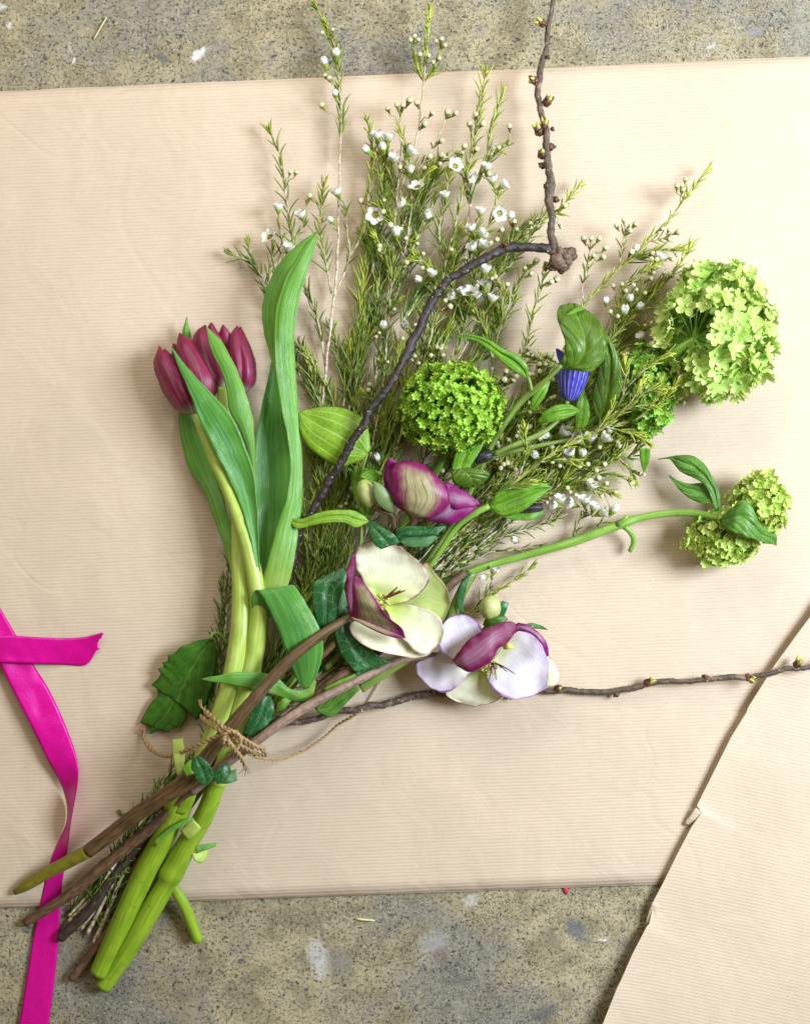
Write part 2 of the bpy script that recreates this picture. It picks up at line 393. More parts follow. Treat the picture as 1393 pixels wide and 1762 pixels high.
def m_petal_in(name, mid, body, rim, rimw=0.055, vein=(0.45, 0.22, 0.42)):
    T = NT(name); u, v = T.uv()
    ed = T.math('MINIMUM', T.math('MULTIPLY', T.math('MINIMUM', v, T.math('SUBTRACT', 1.0, v)), 0.9), T.math('SUBTRACT', 1.0, u))
    nz = T.math('MULTIPLY', T.math('SUBTRACT', T.noise(T.obj(), 300.0, 3), 0.5), 0.05)
    st = T.noise(T.comb(T.math('MULTIPLY', u, 2.2), T.math('MULTIPLY', v, 46.0)), 1.0, 4, 0.6)
    c = T.mix(T.ramp(u, 0.05, 0.62), mid, body)
    ln = T.math('MULTIPLY', T.ramp(st, 0.52, 0.75), T.ramp(u, 0.25, 1.0))
    c = T.mix(T.math('MULTIPLY', ln, 0.5), c, vein)
    halo = T.ramp(T.math('ADD', ed, T.math('MULTIPLY', nz, 2.5)), rimw*4.5, 0.0)
    fv = T.math('MULTIPLY', T.ramp(T.math('ABSOLUTE', T.math('SUBTRACT', T.math('FRACT', T.math('ADD', T.math('MULTIPLY', v, 13.0), T.math('MULTIPLY', T.noise(T.obj(), 70.0, 2), 1.6))), 0.5)), 0.07, 0.02), T.ramp(u, 0.15, 0.5))
    c = T.mix(T.math('MULTIPLY', fv, 0.22), c, vein)
    c = T.mix(T.math('MULTIPLY', halo, 0.55), c, tuple(0.5*a+0.5*b for a, b in zip(body, rim)))
    c = T.mix(T.ramp(T.math('ADD', ed, nz), rimw, rimw*0.25), c, T.mix(T.ramp(T.noise(T.obj(), 55.0, 3), 0.38, 0.62), tuple(0.45*a+0.55*b for a, b in zip(rim, body)), rim))
    return T.done(shade(T, c, 0.10, 120.0), 0.45, T.bump(st, 0.4, 0.0006), 0.16)

def m_petal_out(name, mid, edge, vein, lo=0.30, hi=0.06, usew=1.0):
    T = NT(name); u, v = T.uv()
    n = T.noise(T.obj(), 160.0, 3); nz = T.math('MULTIPLY', T.math('SUBTRACT', n, 0.5), 0.16)
    ed = T.math('MINIMUM', T.math('MINIMUM', v, T.math('SUBTRACT', 1.0, v)), T.math('MULTIPLY', T.math('SUBTRACT', 1.0, u), usew))
    st = T.noise(T.comb(T.math('MULTIPLY', u, 3.0), T.math('MULTIPLY', v, 60.0)), 1.0, 4, 0.6)
    f = T.ramp(T.math('ADD', T.math('ADD', ed, nz), T.math('MULTIPLY', T.math('SUBTRACT', st, 0.5), 0.16)), lo, hi)
    c = T.mix(f, mid, edge)
    wv = T.math('MULTIPLY', T.math('SUBTRACT', T.noise(T.obj(), 62.0, 1, 0.4), 0.5), 1.3)
    wv2 = T.math('MULTIPLY', T.math('SUBTRACT', T.noise(T.obj(), 95.0, 1, 0.4), 0.5), 2.2)
    l1 = T.ramp(T.math('ABSOLUTE', T.math('SUBTRACT', T.math('FRACT', T.math('ADD', T.math('MULTIPLY', v, 6.0), wv)), 0.5)), 0.055, 0.015)
    l2 = T.math('MULTIPLY', T.ramp(T.math('ABSOLUTE', T.math('SUBTRACT', T.math('FRACT', T.math('ADD', T.math('MULTIPLY', v, 9.0), wv2)), 0.5)), 0.06, 0.02), T.ramp(u, 0.25, 0.5))
    c = T.mix(T.math('MULTIPLY', T.math('MAXIMUM', l1, T.math('MULTIPLY', l2, 0.7)), 0.8), c, vein)
    return T.done(shade(T, c, 0.16, 140.0), 0.42, T.bump(st, 0.3, 0.0005), 0.15)

def m_tulip():
    T = NT('tulip_petal'); u, v = T.uv()
    st = T.noise(T.comb(T.math('MULTIPLY', u, 1.6), T.math('MULTIPLY', v, 26.0)), 1.0, 5, 0.62)
    ac = T.math('ABSOLUTE', T.math('SUBTRACT', v, 0.5))
    st2 = T.noise(T.comb(T.math('MULTIPLY', u, 1.0), T.math('MULTIPLY', v, 9.0), 4.0), 1.0, 3, 0.5)
    c = T.mix(T.ramp(st2, 0.35, 0.65), (0.10, 0.008, 0.03), (0.34, 0.006, 0.075))
    c = T.mix(T.math('MULTIPLY', T.ramp(st, 0.48, 0.70), 0.6), c, (0.36, 0.15, 0.20))
    c = T.mix(T.math('MULTIPLY', T.ramp(ac, 0.44, 0.5), 0.6), c, (0.50, 0.10, 0.20))
    c = T.mix(T.math('MULTIPLY', T.ramp(u, 0.75, 1.0), 0.5), c, (0.16, 0.004, 0.02))
    c = T.mix(T.math('MULTIPLY', T.ramp(T.math('ADD', u, T.math('MULTIPLY', T.math('SUBTRACT', st, 0.5), 0.25)), 0.20, 0.0), 0.85), c, (0.42, 0.42, 0.36))
    return T.done(shade(T, c, 0.25, 120.0), 0.42, T.bump(st, 0.4, 0.0006), 0.05)

def m_satin():
    T = NT('pink_satin'); u, v = T.uv()
    w1 = T.noise(T.obj(), 1500.0, 2, 0.7)
    ed = T.ramp(T.math('ABSOLUTE', T.math('SUBTRACT', v, 0.5)), 0.465, 0.485)
    c = T.mix(T.ramp(w1, 0.3, 0.7), (0.52, 0.001, 0.17), (0.74, 0.002, 0.33))
    c = T.mix(ed, c, (0.45, 0.0, 0.17))
    return T.done(c, 0.30, T.bump(w1, 0.4, 0.0003), 0.05, 1.0, Specular_Tint=(1.0, 0.35, 1.0), Anisotropic=0.5)

def m_bell():
    T = NT('clematis_bell'); u, v = T.uv()
    f = T.math('ABSOLUTE', T.math('SUBTRACT', T.math('FRACT', T.math('MULTIPLY', v, 20.0)), 0.5))
    c = T.mix(T.math('MULTIPLY', T.ramp(f, 0.36, 0.49), T.ramp(T.noise(T.obj(), 260.0, 3), 0.25, 0.6)), (0.045, 0.04, 0.42), (0.46, 0.48, 0.80))
    c = T.mix(T.ramp(f, 0.16, 0.05), c, (0.11, 0.10, 0.60))
    return T.done(shade(T, c, 0.2, 300.0), 0.35, None, 0.05)

def m_twine():
    T = NT('jute_twine'); u, v = T.uv()
    n = T.noise(T.comb(T.math('MULTIPLY', u, 16.0), T.math('MULTIPLY', v, 5.0)), 1.0, 4, 0.7)
    c = T.mix(T.ramp(n, 0.3, 0.7), (0.25, 0.14, 0.05), (0.62, 0.45, 0.22))
    return T.done(c, 0.7, T.bump(n, 0.6, 0.0005), 0.05)

M = {}
M['paper'] = m_paper('ribbed_kraft_paper', math.radians(-2.2), (0.655, 0.535, 0.40))
M['paper2'] = m_paper('ribbed_kraft_paper_offcut', math.radians(12.5), (0.655, 0.535, 0.395))
M['floor'] = m_floor()
M['tleaf'] = m_leaf('tulip_leaf', (0.065, 0.28, 0.035), (0.19, 0.45, 0.035), (0.44, 0.70, 0.20), 'parallel', 0.27, 0.16, vs=0.85, bump=0.5, tone=0.25, blend=((0.30, 0.42, 0.05), 0.0, 0.22))
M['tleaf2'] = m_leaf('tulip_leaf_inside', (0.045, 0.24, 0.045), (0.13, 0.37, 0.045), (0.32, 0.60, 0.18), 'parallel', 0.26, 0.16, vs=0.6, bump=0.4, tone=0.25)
M['tstem'] = m_plain('tulip_stem', (0.34, 0.50, 0.05), (0.56, 0.70, 0.18), 0.34, 0.0, stretch=(0.35, 22.0), bump=0.45, scuff=(0.30, 0.34, 0.06))
M['tstemlow'] = m_plain('tulip_stem_low', (0.17, 0.33, 0.012), (0.33, 0.47, 0.03), 0.36, 0.0, stretch=(0.35, 22.0), bump=0.45, scuff=(0.13, 0.17, 0.015))
M['tulip'] = m_tulip()
M['needle'] = m_age('needle_leaf', (0.095, 0.20, 0.022), (0.58, 0.66, 0.07), 0.38, 0.2)
M['wstem'] = m_stemwax()
M['white'] = m_plain('white_petal', (0.80, 0.80, 0.72), (0.90, 0.90, 0.84), 0.45, 0.2, 500., 0.2)
M['cup'] = m_plain('green_calyx', (0.16, 0.26, 0.025), (0.32, 0.40, 0.06), 0.35, 0.0, 500., 0.2, vary=0.25)
M['disc'] = m_plain('yellow_disc', (0.26, 0.22, 0.03), (0.48, 0.44, 0.10), 0.35, 0.0, 900., 0.3)
M['stamen'] = m_plain('brown_stamen', (0.16, 0.10, 0.03), (0.40, 0.32, 0.10), 0.5, 0.0, 900.)
M['budtop'] = m_plain('bud_white', (0.52, 0.54, 0.22), (0.74, 0.73, 0.50), 0.35, 0.1, 700., 0.1, vary=0.12)
M['budbase'] = m_plain('bud_olive', (0.20, 0.21, 0.04), (0.34, 0.34, 0.09), 0.4, 0.0, 700., 0.1, vary=0.3)
M['budbrown'] = m_plain('bud_brown', (0.12, 0.055, 0.02), (0.26, 0.15, 0.06), 0.35, 0.0, 700., 0.1)
M['twig'] = m_bark('dark_twig_bark', (0.012, 0.008, 0.010), (0.045, 0.028, 0.024), (0.42, 0.36, 0.30))
M['twig2'] = m_bark('grey_twig_bark', (0.045, 0.030, 0.022), (0.14, 0.10, 0.065), (0.40, 0.34, 0.26))
M['gall'] = m_plain('knotted_bark', (0.06, 0.035, 0.025), (0.25, 0.16, 0.11), 0.6, 0.0, 500., 1.0)
M['scale'] = m_plain('bud_scale', (0.055, 0.012, 0.010), (0.17, 0.07, 0.03), 0.38, 0.0, 900., 0.5)
M['budgreen'] = m_plain('bursting_bud', (0.40, 0.50, 0.04), (0.66, 0.72, 0.22), 0.4, 0.1, 900., 0.3)
M['vib1'] = m_plain('snowball_floret_bright', (0.20, 0.44, 0.012), (0.38, 0.62, 0.05), 0.42, 0.2, 500., 0.2, vary=0.25, pale_rim=True)
M['vib2'] = m_plain('snowball_floret_pale', (0.38, 0.64, 0.08), (0.62, 0.83, 0.24), 0.45, 0.25, 350., 0.2, vary=0.18, pale_rim=True)
M['vib3'] = m_plain('snowball_floret_deep', (0.15, 0.38, 0.02), (0.30, 0.54, 0.06), 0.42, 0.2, 500., 0.2, vary=0.25, pale_rim=True)
M['vib4'] = m_plain('snowball_floret_lime', (0.36, 0.52, 0.06), (0.56, 0.70, 0.16), 0.45, 0.22, 450., 0.2, vary=0.2, pale_rim=True)
M['vcore'] = m_plain('snowball_stalk', (0.10, 0.22, 0.02), (0.18, 0.32, 0.04), 0.45, 0.05, 300.)
M['vstem'] = m_plain('viburnum_stem', (0.15, 0.34, 0.03), (0.30, 0.50, 0.09), 0.36, 0.0, stretch=(0.4, 8.0), bump=0.15, scuff=(0.12, 0.20, 0.02))
M['vleaf'] = m_leaf('viburnum_leaf', (0.07, 0.21, 0.02), (0.12, 0.30, 0.035), (0.32, 0.50, 0.14), 'pinnate', 0.42, 0.22, 5, 8.0, 0.6, 0.4)
M['vleafd'] = m_leaf('viburnum_leaf_dark', (0.030, 0.125, 0.010), (0.060, 0.185, 0.014), (0.15, 0.30, 0.05), 'pinnate', 0.34, 0.14, 5, 9.0, 0.6, 0.22)
M['cleaf'] = m_leaf('clematis_leaf', (0.10, 0.29, 0.012), (0.16, 0.39, 0.02), (0.38, 0.60, 0.10), 'curved', 0.36, 0.25, vs=0.55, bump=0.5)
M['cleafd'] = m_leaf('clematis_leaf_dark', (0.065, 0.150, 0.008), (0.105, 0.205, 0.012), (0.20, 0.34, 0.04), 'pinnate', 0.36, 0.2, 5, 6.0, 0.75, 0.45)
M['cleafb'] = m_leaf('clematis_leaf_bright', (0.18, 0.40, 0.012), (0.27, 0.50, 0.02), (0.52, 0.70, 0.16), 'curved', 0.40, 0.35, vs=0.7, bump=0.4)
M['cstem'] = m_plain('clematis_stem', (0.12, 0.20, 0.03), (0.24, 0.34, 0.07), 0.4, 0.0, stretch=(0.5, 6.0))
M['bell'] = m_bell()
M['cbud'] = m_plain('clematis_bud', (0.008, 0.007, 0.012), (0.055, 0.045, 0.055), 0.3, 0.0, stretch=(6.0, 22.0), bump=0.5)
M['ivy'] = m_leaf('dark_veined_leaf', (0.012, 0.080, 0.018), (0.022, 0.130, 0.030), (0.14, 0.34, 0.13), 'net', 0.30, 0.06, vs=0.45, bump=0.3)
M['ivyb'] = m_leaf('dark_veined_leaf_back', (0.06, 0.18, 0.055), (0.10, 0.25, 0.08), (0.20, 0.36, 0.15), 'net', 0.45, 0.12, vs=0.4, bump=0.3)
M['hin'] = m_petal_in('hellebore_petal_cream', (0.60, 0.76, 0.12), (0.92, 0.93, 0.66), (0.26, 0.04, 0.12), 0.028)
M['hlil'] = m_petal_in('hellebore_petal_lilac', (0.76, 0.84, 0.38), (0.86, 0.82, 0.92), (0.28, 0.04, 0.34), 0.05, (0.56, 0.44, 0.78))
M['hgreen'] = m_petal_in('hellebore_petal_green', (0.42, 0.56, 0.11), (0.54, 0.66, 0.22), (0.24, 0.10, 0.09), 0.03, (0.30, 0.42, 0.10))
M['hout'] = m_petal_out('hellebore_petal_back', (0.42, 0.38, 0.19), (0.25, 0.008, 0.115), (0.055, 0.02, 0.03), 0.36, 0.08)
M['hplum'] = m_petal_out('hellebore_petal_plum', (0.34, 0.13, 0.22), (0.20, 0.006, 0.075), (0.035, 0.004, 0.02), 0.42, 0.10)
M['hmag'] = m_petal_out('hellebore_petal_magenta', (0.46, 0.26, 0.40), (0.27, 0.006, 0.16), (0.10, 0.01, 0.09), 0.50, 0.12)
M['hbud'] = m_plain('hellebore_bud', (0.42, 0.50, 0.13), (0.60, 0.60, 0.28), 0.4, 0.1, 180., 0.3)
M['hsep'] = m_plain('hellebore_sepal', (0.13, 0.22, 0.07), (0.27, 0.36, 0.15), 0.42, 0.1, 200., 0.3, stretch=(2.0, 30.0))
M['hstem'] = m_plain('brown_flower_stem', (0.06, 0.034, 0.012), (0.21, 0.125, 0.05), 0.42, 0.0, stretch=(0.7, 20.0), bump=0.4, scuff=(0.045, 0.022, 0.012))
M['hstemg'] = m_plain('olive_cut_end', (0.16, 0.15, 0.012), (0.25, 0.22, 0.02), 0.42, 0.0, stretch=(2.0, 14.0), bump=0.3, scuff=(0.10, 0.08, 0.01))
M['hstemp'] = m_plain('pinkish_flower_stem', (0.20, 0.12, 0.085), (0.42, 0.30, 0.22), 0.42, 0.0, stretch=(2.5, 12.0), bump=0.4, scuff=(0.12, 0.07, 0.04))
M['wood'] = m_plain('split_brown_stem', (0.07, 0.035, 0.02), (0.21, 0.12, 0.06), 0.55, 0.0, stretch=(1.5, 16.0), bump=0.9, scuff=(0.30, 0.19, 0.10))
M['darkstem'] = m_plain('dark_cut_stem', (0.02, 0.014, 0.012), (0.085, 0.06, 0.04), 0.5, 0.0, stretch=(1.5, 14.0), bump=0.8)
M['styl'] = m_plain('flower_style', (0.16, 0.03, 0.03), (0.34, 0.12, 0.05), 0.45)
M['stylp'] = m_plain('purple_style', (0.10, 0.01, 0.06), (0.24, 0.05, 0.14), 0.45)
M['yel'] = m_plain('nectary_yellow', (0.50, 0.54, 0.05), (0.66, 0.64, 0.14), 0.4, 0.1)
M['anther'] = m_plain('cream_anther', (0.62, 0.56, 0.22), (0.80, 0.74, 0.42), 0.6)
M['satin'] = m_satin()
M['twine'] = m_twine()
M['straw'] = m_plain('dry_straw', (0.60, 0.55, 0.26), (0.75, 0.72, 0.45), 0.6)
M['red'] = m_plain('red_scrap', (0.50, 0.02, 0.03), (0.65, 0.05, 0.06), 0.5)

# ------------------------------------------------------------------ floor and papers
mb = MB(); e = 1.6
mb.add([(-e, -e, 0), (e, -e, 0), (e, e, 0), (-e, e, 0)], [(0, 1, 2, 3)], [(0, 0), (1, 0), (1, 1), (0, 1)])
fl = build(mb, 'floor', M['floor']); fl['kind'] = 'structure'

def paper(name, corner_fn, nx, ny, zf, mat):
    vs = []; uv = []
    for i in range(ny+1):
        for j in range(nx+1):
            u, v = j/nx, i/ny; x, y = corner_fn(u, v); vs.append(P(x, y, zf(x, y, u, v))); uv.append((u, v))
    m = nx+1
    fs = [(i*m+j, (i+1)*m+j, (i+1)*m+j+1, i*m+j+1) for i in range(ny) for j in range(nx)]
    mb = MB(); mb.add(vs, fs, uv)
    return build(mb, name, mat, None, 0.25)

def pap1(u, v):
    x = -330+u*2330
    top = 157-(x)*60/1393+1.6*noise.noise(Vector((x*0.012, 1, 0))); bot = 1562-x*40/1130+1.6*noise.noise(Vector((x*0.012, 5, 0)))
    return x, top*(1-v)+bot*v
def zp1(x, y, u, v): return 0.75+1.1*(0.5+0.5*noise.noise(Vector((x*0.0045, y*0.0035, 2.0))))
o = paper('kraft_paper', pap1, 90, 60, zp1, M['paper'])
tag(o, 'large ribbed brown kraft paper sheet lying under the whole bouquet', 'wrapping paper')

EDGE = [(1460, 960), (1393, 1061), (1369, 1093), (1330, 1147), (1285, 1219), (1283, 1226), (1257, 1268), (1226, 1330), (1198, 1386), (1206, 1398), (1188, 1424), (1164, 1470), (1140, 1519), (1124, 1549), (1121, 1566), (1116, 1590), (1112, 1594), (1088, 1640), (1066, 1690), (1060, 1702), (1036, 1762), (990, 1860)]
def edge_at(v):
    n = len(EDGE)-1; f = v*n; i = min(int(f), n-1); f -= i
    a, b = EDGE[i], EDGE[i+1]; return a[0]*(1-f)+b[0]*f, a[1]*(1-f)+b[1]*f
def pap2(u, v):
    ex, ey = edge_at(v); w2 = u**1.8
    return ex+w2*820, ey+w2*430
def zp2(x, y, u, v):
    d = u**1.8*900
    lift = 4.2+2.6*max(0, 1-abs(v-0.06)/0.3)+5.0*max(0, (v-0.66)/0.34)
    return 1.9+lift*math.exp(-d/42.0)+0.5*noise.noise(Vector((x*0.008, y*0.006, 6.0)))*min(1, d/60)
o2 = paper('kraft_paper', pap2, 46, 21*5, zp2, M['paper2'])
tag(o2, 'second kraft paper sheet with a torn lifted edge overlapping the larger sheet', 'wrapping paper')
sheet('torn_flap', [(1196, 1389), (1186, 1403), (1176, 1417)], [(1206, 1398), (1197, 1408), (1181, 1421)], [5.6, 5.0, 3.4], M['paper2'], o2, bulge=0.6, wave=0.3, nu=8, nv=4, thick=0.2)
sheet('torn_flap', [(1122, 1551), (1113, 1575), (1110, 1592)], [(1132, 1556), (1128, 1580), (1117, 1594)], [6.4, 5.5, 4.6], M['paper2'], o2, bulge=0.8, wave=0.3, nu=8, nv=4, thick=0.2)
sheet('torn_flap', [(1066, 1688), (1060, 1698), (1056, 1708)], [(1072, 1692), (1066, 1704), (1060, 1711)], [6.6, 6.0, 5.0], M['paper2'], o2, bulge=0.5, wave=0.3, nu=8, nv=4, thick=0.2)

# ------------------------------------------------------------------ satin ribbon (one length, looping out of the picture on the left)
RL = [(14, 1850, 1.6), (33, 1762, 2), (44, 1695, 2), (57, 1616, 1.5), (68, 1562, 1.5), (84, 1493, 1.6), (99, 1451, 1.8), (114, 1416, 2.0), (115, 1383, 3), (105, 1349, 5), (85, 1312, 7.5), (57, 1255, 8.5), (28, 1199, 8), (0, 1142, 7), (-40, 1062, 5), (-70, 1010, 5), (-100, 1000, 8), (-124, 1020, 9), (-124, 1062, 7), (-95, 1092, 5), (-50, 1095, 8), (0, 1094, 9.5), (28, 1094, 8.5), (80, 1097, 5), (114, 1098, 3), (153, 1095, 3), (176, 1088, 5.5)]
RR = [(66, 1850, 1.6), (84, 1762, 2), (95, 1679, 2), (103, 1600, 1.5), (106, 1534, 1.5), (114, 1477, 4), (118, 1450, 10), (122, 1417, 15), (128, 1383, 16), (135, 1341, 12), (133, 1306, 8.5), (114, 1250, 4.5), (85, 1187, 2.6), (57, 1142, 2.0), (0, 1045, 2.4), (-40, 980, 5), (-95, 945, 8), (-170, 985, 9), (-178, 1085, 7), (-120, 1136, 5), (-60, 1140, 9), (0, 1140, 9.6), (40, 1141, 7.5), (80, 1143, 4.2), (114, 1144, 2.4), (148, 1144, 2.2), (166, 1120, 3.0)]
n = 150; l = cr(RL, n); r = cr(RR, n)
# pair the edges point by point so that the width stays true
def pair(A, B, per):
    a = []; b = []
    for i in range(len(A)-1):
        sa = [A[max(i-1, 0)], A[i], A[i+1], A[min(i+2, len(A)-1)]]; sb = [B[max(i-1, 0)], B[i], B[i+1], B[min(i+2, len(B)-1)]]
        for k in range(per):
            t = k/per
            for s, out in ((sa, a), (sb, b)):
                p0, p1, p2, p3 = s
                out.append(tuple(0.5*(2*q1+(q2-q0)*t+(2*q0-5*q1+4*q2-q3)*t*t+(3*q1-q0-3*q2+q3)*t**3) for q0, q1, q2, q3 in zip(p0, p1, p2, p3)))
    a.append(A[-1]); b.append(B[-1]); return a, b
l, r = pair(RL, RR, 7); vs = []; uv = []; nv = 10
for i, (a, b) in enumerate(zip(l, r)):
    for j in range(nv+1):
        v = j/nv; x = a[0]*(1-v)+b[0]*v; y = a[1]*(1-v)+b[1]*v; zz = a[2]*(1-v)+b[2]*v+0.8*math.sin(math.pi*v)*noise.noise(Vector((x*.02, y*.02, 3)))+0.5*noise.noise(Vector((x*.05, y*.05, 9)))
        if i == len(l)-1: x += 3.5*math.sin(v*9)+2*math.sin(v*23)
        vs.append(P(x, y, max(1.5, zz))); uv.append((i*0.05, v))
m = nv+1; mb = MB(); mb.add(vs, [(i*m+j, i*m+j+1, (i+1)*m+j+1, (i+1)*m+j) for i in range(len(l)-1) for j in range(nv)], uv)
rb = build(mb, 'satin_ribbon', M['satin'], None, 0.25)
tag(rb, 'magenta satin ribbon trailing over paper and floor beside the stems', 'ribbon')

# ------------------------------------------------------------------ tulips
def stem_part(parent, pts, mat, name='stem', **k):
    mb = MB(); tube(mb, pts, **k); return build(mb, name, mat, parent)

t1 = thing('tulip', P(177, 1698, 0), 'plum tulip with the fully broad cup and wavy upright leaf, lying outermost', 'tulip', None)
t1['label'] = 'plum tulip leaning outermost over bare paper, a green leaf crossing its cup'
t2 = thing('tulip', P(171, 1676, 0), 'plum tulip tucked behind the outermost tulip, its cup half hidden', 'tulip')

stem_part(t1, [(334, 712, 20, 5.5), (352, 750, 22, 8), (369, 790, 24, 9.5), (389, 836, 26, 10.5), (404, 873, 28, 11), (418, 913, 29, 12), (430, 956, 30, 13), (440, 1000, 30, 14.5), (447, 1050, 29, 16.5), (441, 1101, 28, 17), (432, 1150, 27, 17), (415, 1222, 27, 16), (392, 1295, 26, 15), (373, 1350, 25, 15)], M['tstem'])
stem_part(t1, [(375, 1344, 25, 15), (351, 1404, 22, 16.5), (322, 1452, 18, 18), (303, 1488, 15, 20), (294, 1505, 14, 21), (287, 1520, 13, 17), (262, 1562, 11, 18), (221, 1632, 9, 17), (177, 1698, 6.6, 15)], M['tstemlow'], 'lower_stem', ns=16)
stem_part(t1, [(292, 1508, 13, 7), (300, 1527, 12, 9), (319, 1562, 9, 10), (341, 1619, 4.5, 9.5)], M['tstemlow'], 'side_shoot')
stem_part(t2, [(384, 664, 21, 11), (388, 700, 18, 12), (398, 760, 16, 11), (408, 860, 18, 12), (412, 960, 22, 14), (416, 1040, 25, 17), (411, 1110, 27, 18), (396, 1180, 27, 17), (376, 1240, 27, 16.5), (350, 1305, 24, 16), (328, 1355, 22, 17)], M['tstem'])
stem_part(t2, [(334, 1345, 22, 14), (316, 1372, 21, 19), (304, 1396, 20, 22.5), (298, 1408, 20, 19), (275, 1452, 17, 19.5), (240, 1521, 13, 19), (205, 1600, 10, 18.5), (171, 1676, 7.5, 17.5)], M['tstemlow'], 'lower_stem', ns=16)
# torn leaf bases
sheet('leaf_stub', [(310, 1430), (324, 1415), (333, 1410)], [(322, 1446), (338, 1434), (346, 1424)], [27, 29, 30], M['tstem'], t1, bulge=1.5, nu=8, nv=6)
sheet('leaf_stub', [(334, 1456), (352, 1452), (373, 1449)], [(338, 1468), (352, 1463), (371, 1457)], [20, 20, 17], M['tleaf'], t1, bulge=1.5, nu=8, nv=6)
sheet('leaf_stub', [(330, 1468), (345, 1464), (358, 1462)], [(334, 1480), (346, 1486), (357, 1474)], [20, 18, 14], M['tstem'], t1, bulge=1.5, nu=8, nv=6)
sheet('leaf_stub', [(262, 1450), (292, 1424), (330, 1405)], [(266, 1457), (296, 1432), (336, 1412)], [25, 28.5, 29], M['tleaf'], t2, bulge=.6, nu=10, nv=4)
sheet('leaf_stub', [(300, 1398), (318, 1368), (341, 1355)], [(318, 1402), (332, 1384), (341, 1355)], [27.5, 28.5, 28], M['tstemlow'], t2, bulge=1.5, nu=10, nv=6)

def petals(parent, specs):
    for L, R, z, b, tl in specs:
        sheet('petal', L, R, z, M['tulip'], parent, bulge=b, tilt=tl, wave=0.4, nu=22, nv=14, thick=0.5)
petals(t1, [
    ([(322, 708), (306, 672), (292, 640), (283, 616), (282, 602)], [(340, 704), (328, 665), (312, 632), (297, 612), (284, 600)], [17, 16, 15, 16, 17], 5, 0),
    ([(320, 706), (312, 670), (303, 632), (296, 612), (298, 592)], [(350, 692), (345, 655), (332, 622), (318, 604), (300, 591)], [14, 12, 12, 15, 17], 4, 0),
    ([(326, 713), (305, 706), (286, 684), (271, 652), (265, 624), (274, 596)], [(338, 708), (331, 688), (318, 658), (302, 630), (286, 610), (275, 596)], [20, 21, 21, 20, 19, 17], [7, 13, 13, 9, 3], [0, 1, 2, 1, 0]),
    ([(332, 713), (326, 692), (314, 652), (307, 615), (304, 592), (309, 573)], [(346, 708), (368, 684), (377, 656), (363, 622), (338, 590), (311, 574)], [20, 23, 24, 23, 22, 19], [7, 13, 13, 9, 3], [0, -1, -2, 0])])
petals(t2, [
    ([(380, 668), (365, 630), (358, 590), (356, 570), (363, 555)], [(400, 660), (398, 620), (388, 588), (376, 572), (365, 556)], [15, 14, 14, 16, 17], 5, 0),
    ([(384, 668), (384, 630), (380, 595), (377, 575), (383, 559)], [(412, 660), (410, 620), (404, 592), (397, 577), (385, 559)], [13, 13, 14, 16, 18], 5, 0),
    ([(380, 668), (350, 650), (335, 615), (331, 586), (338, 570), (353, 559)], [(388, 668), (386, 655), (377, 630), (368, 604), (361, 580), (354, 560)], [20, 21, 20, 19, 18, 17], [7, 12, 10, 5], [0, 1, 1, 0]),
    ([(392, 672), (398, 650), (394, 620), (393, 592), (398, 574), (408, 561)], [(412, 672), (422, 650), (422, 620), (418, 592), (414, 575), (409, 561)], [19, 20, 20, 20, 19, 17], [6, 9, 7, 3], 0),
    ([(404, 674), (410, 650), (410, 620), (407, 596), (408, 578), (413, 562)], [(420, 677), (438, 660), (440, 632), (432, 600), (423, 579), (414, 562)], [16, 18, 18, 18, 17, 16], [6, 12, 10, 4], [0, -1, -1, 0])])
# leaves of tulip one: the blade crossing the cup and the left blade
LA = [(446, 1008), (438, 959), (424, 899), (407, 850), (384, 804), (361, 758), (340, 715), (326, 675), (306, 629), (295, 597)]
RA = [(449, 1000), (446, 950), (443, 880), (436, 812), (420, 764), (402, 722), (378, 692), (349, 661), (318, 626), (296, 597)]
sheet('leaf', LA, RA, [33, 34, 33, 31, 31, 33, 35, 36, 36, 35], M['tleaf2'], t1, bulge=[-1, -2, -2.5, -1, 1.5, 1], wave=0.8, nv=16, nu=44, ruff=0.8)
LCc = [(400, 1025), (396, 979), (382, 931), (365, 885), (350, 844), (330, 816), (315, 773), (309, 735), (308, 690), (311, 620), (315, 570), (321, 545)]
RCc = [(420, 1025), (412, 979), (404, 936), (394, 893), (383, 850), (372, 807), (357, 764), (343, 727), (338, 690), (336, 640), (331, 590), (322, 545)]
sheet('leaf', LCc, RCc, [23, 22, 20, 17, 14, 10, 8, 7, 7, 9, 11, 12], M['tleaf'], t1, bulge=[2, 3, 3, 3, 2], tilt=[0, 1.5, 2, 0], wave=1.2, nv=14, nu=44, ruff=1)
# leaves of tulip two
sheet('leaf', [(436, 860), (430, 787), (412, 738), (394, 706), (391, 681), (382, 643), (363, 603), (355, 563)], [(441, 850), (439, 780), (436, 727), (428, 692), (413, 649), (398, 615), (378, 583), (357, 563)], [20, 25, 29, 31, 32, 32, 32, 31], M['tleaf'], t2, bulge=[1, 3, 3, 2, 1], wave=0.8, nv=14, nu=36)
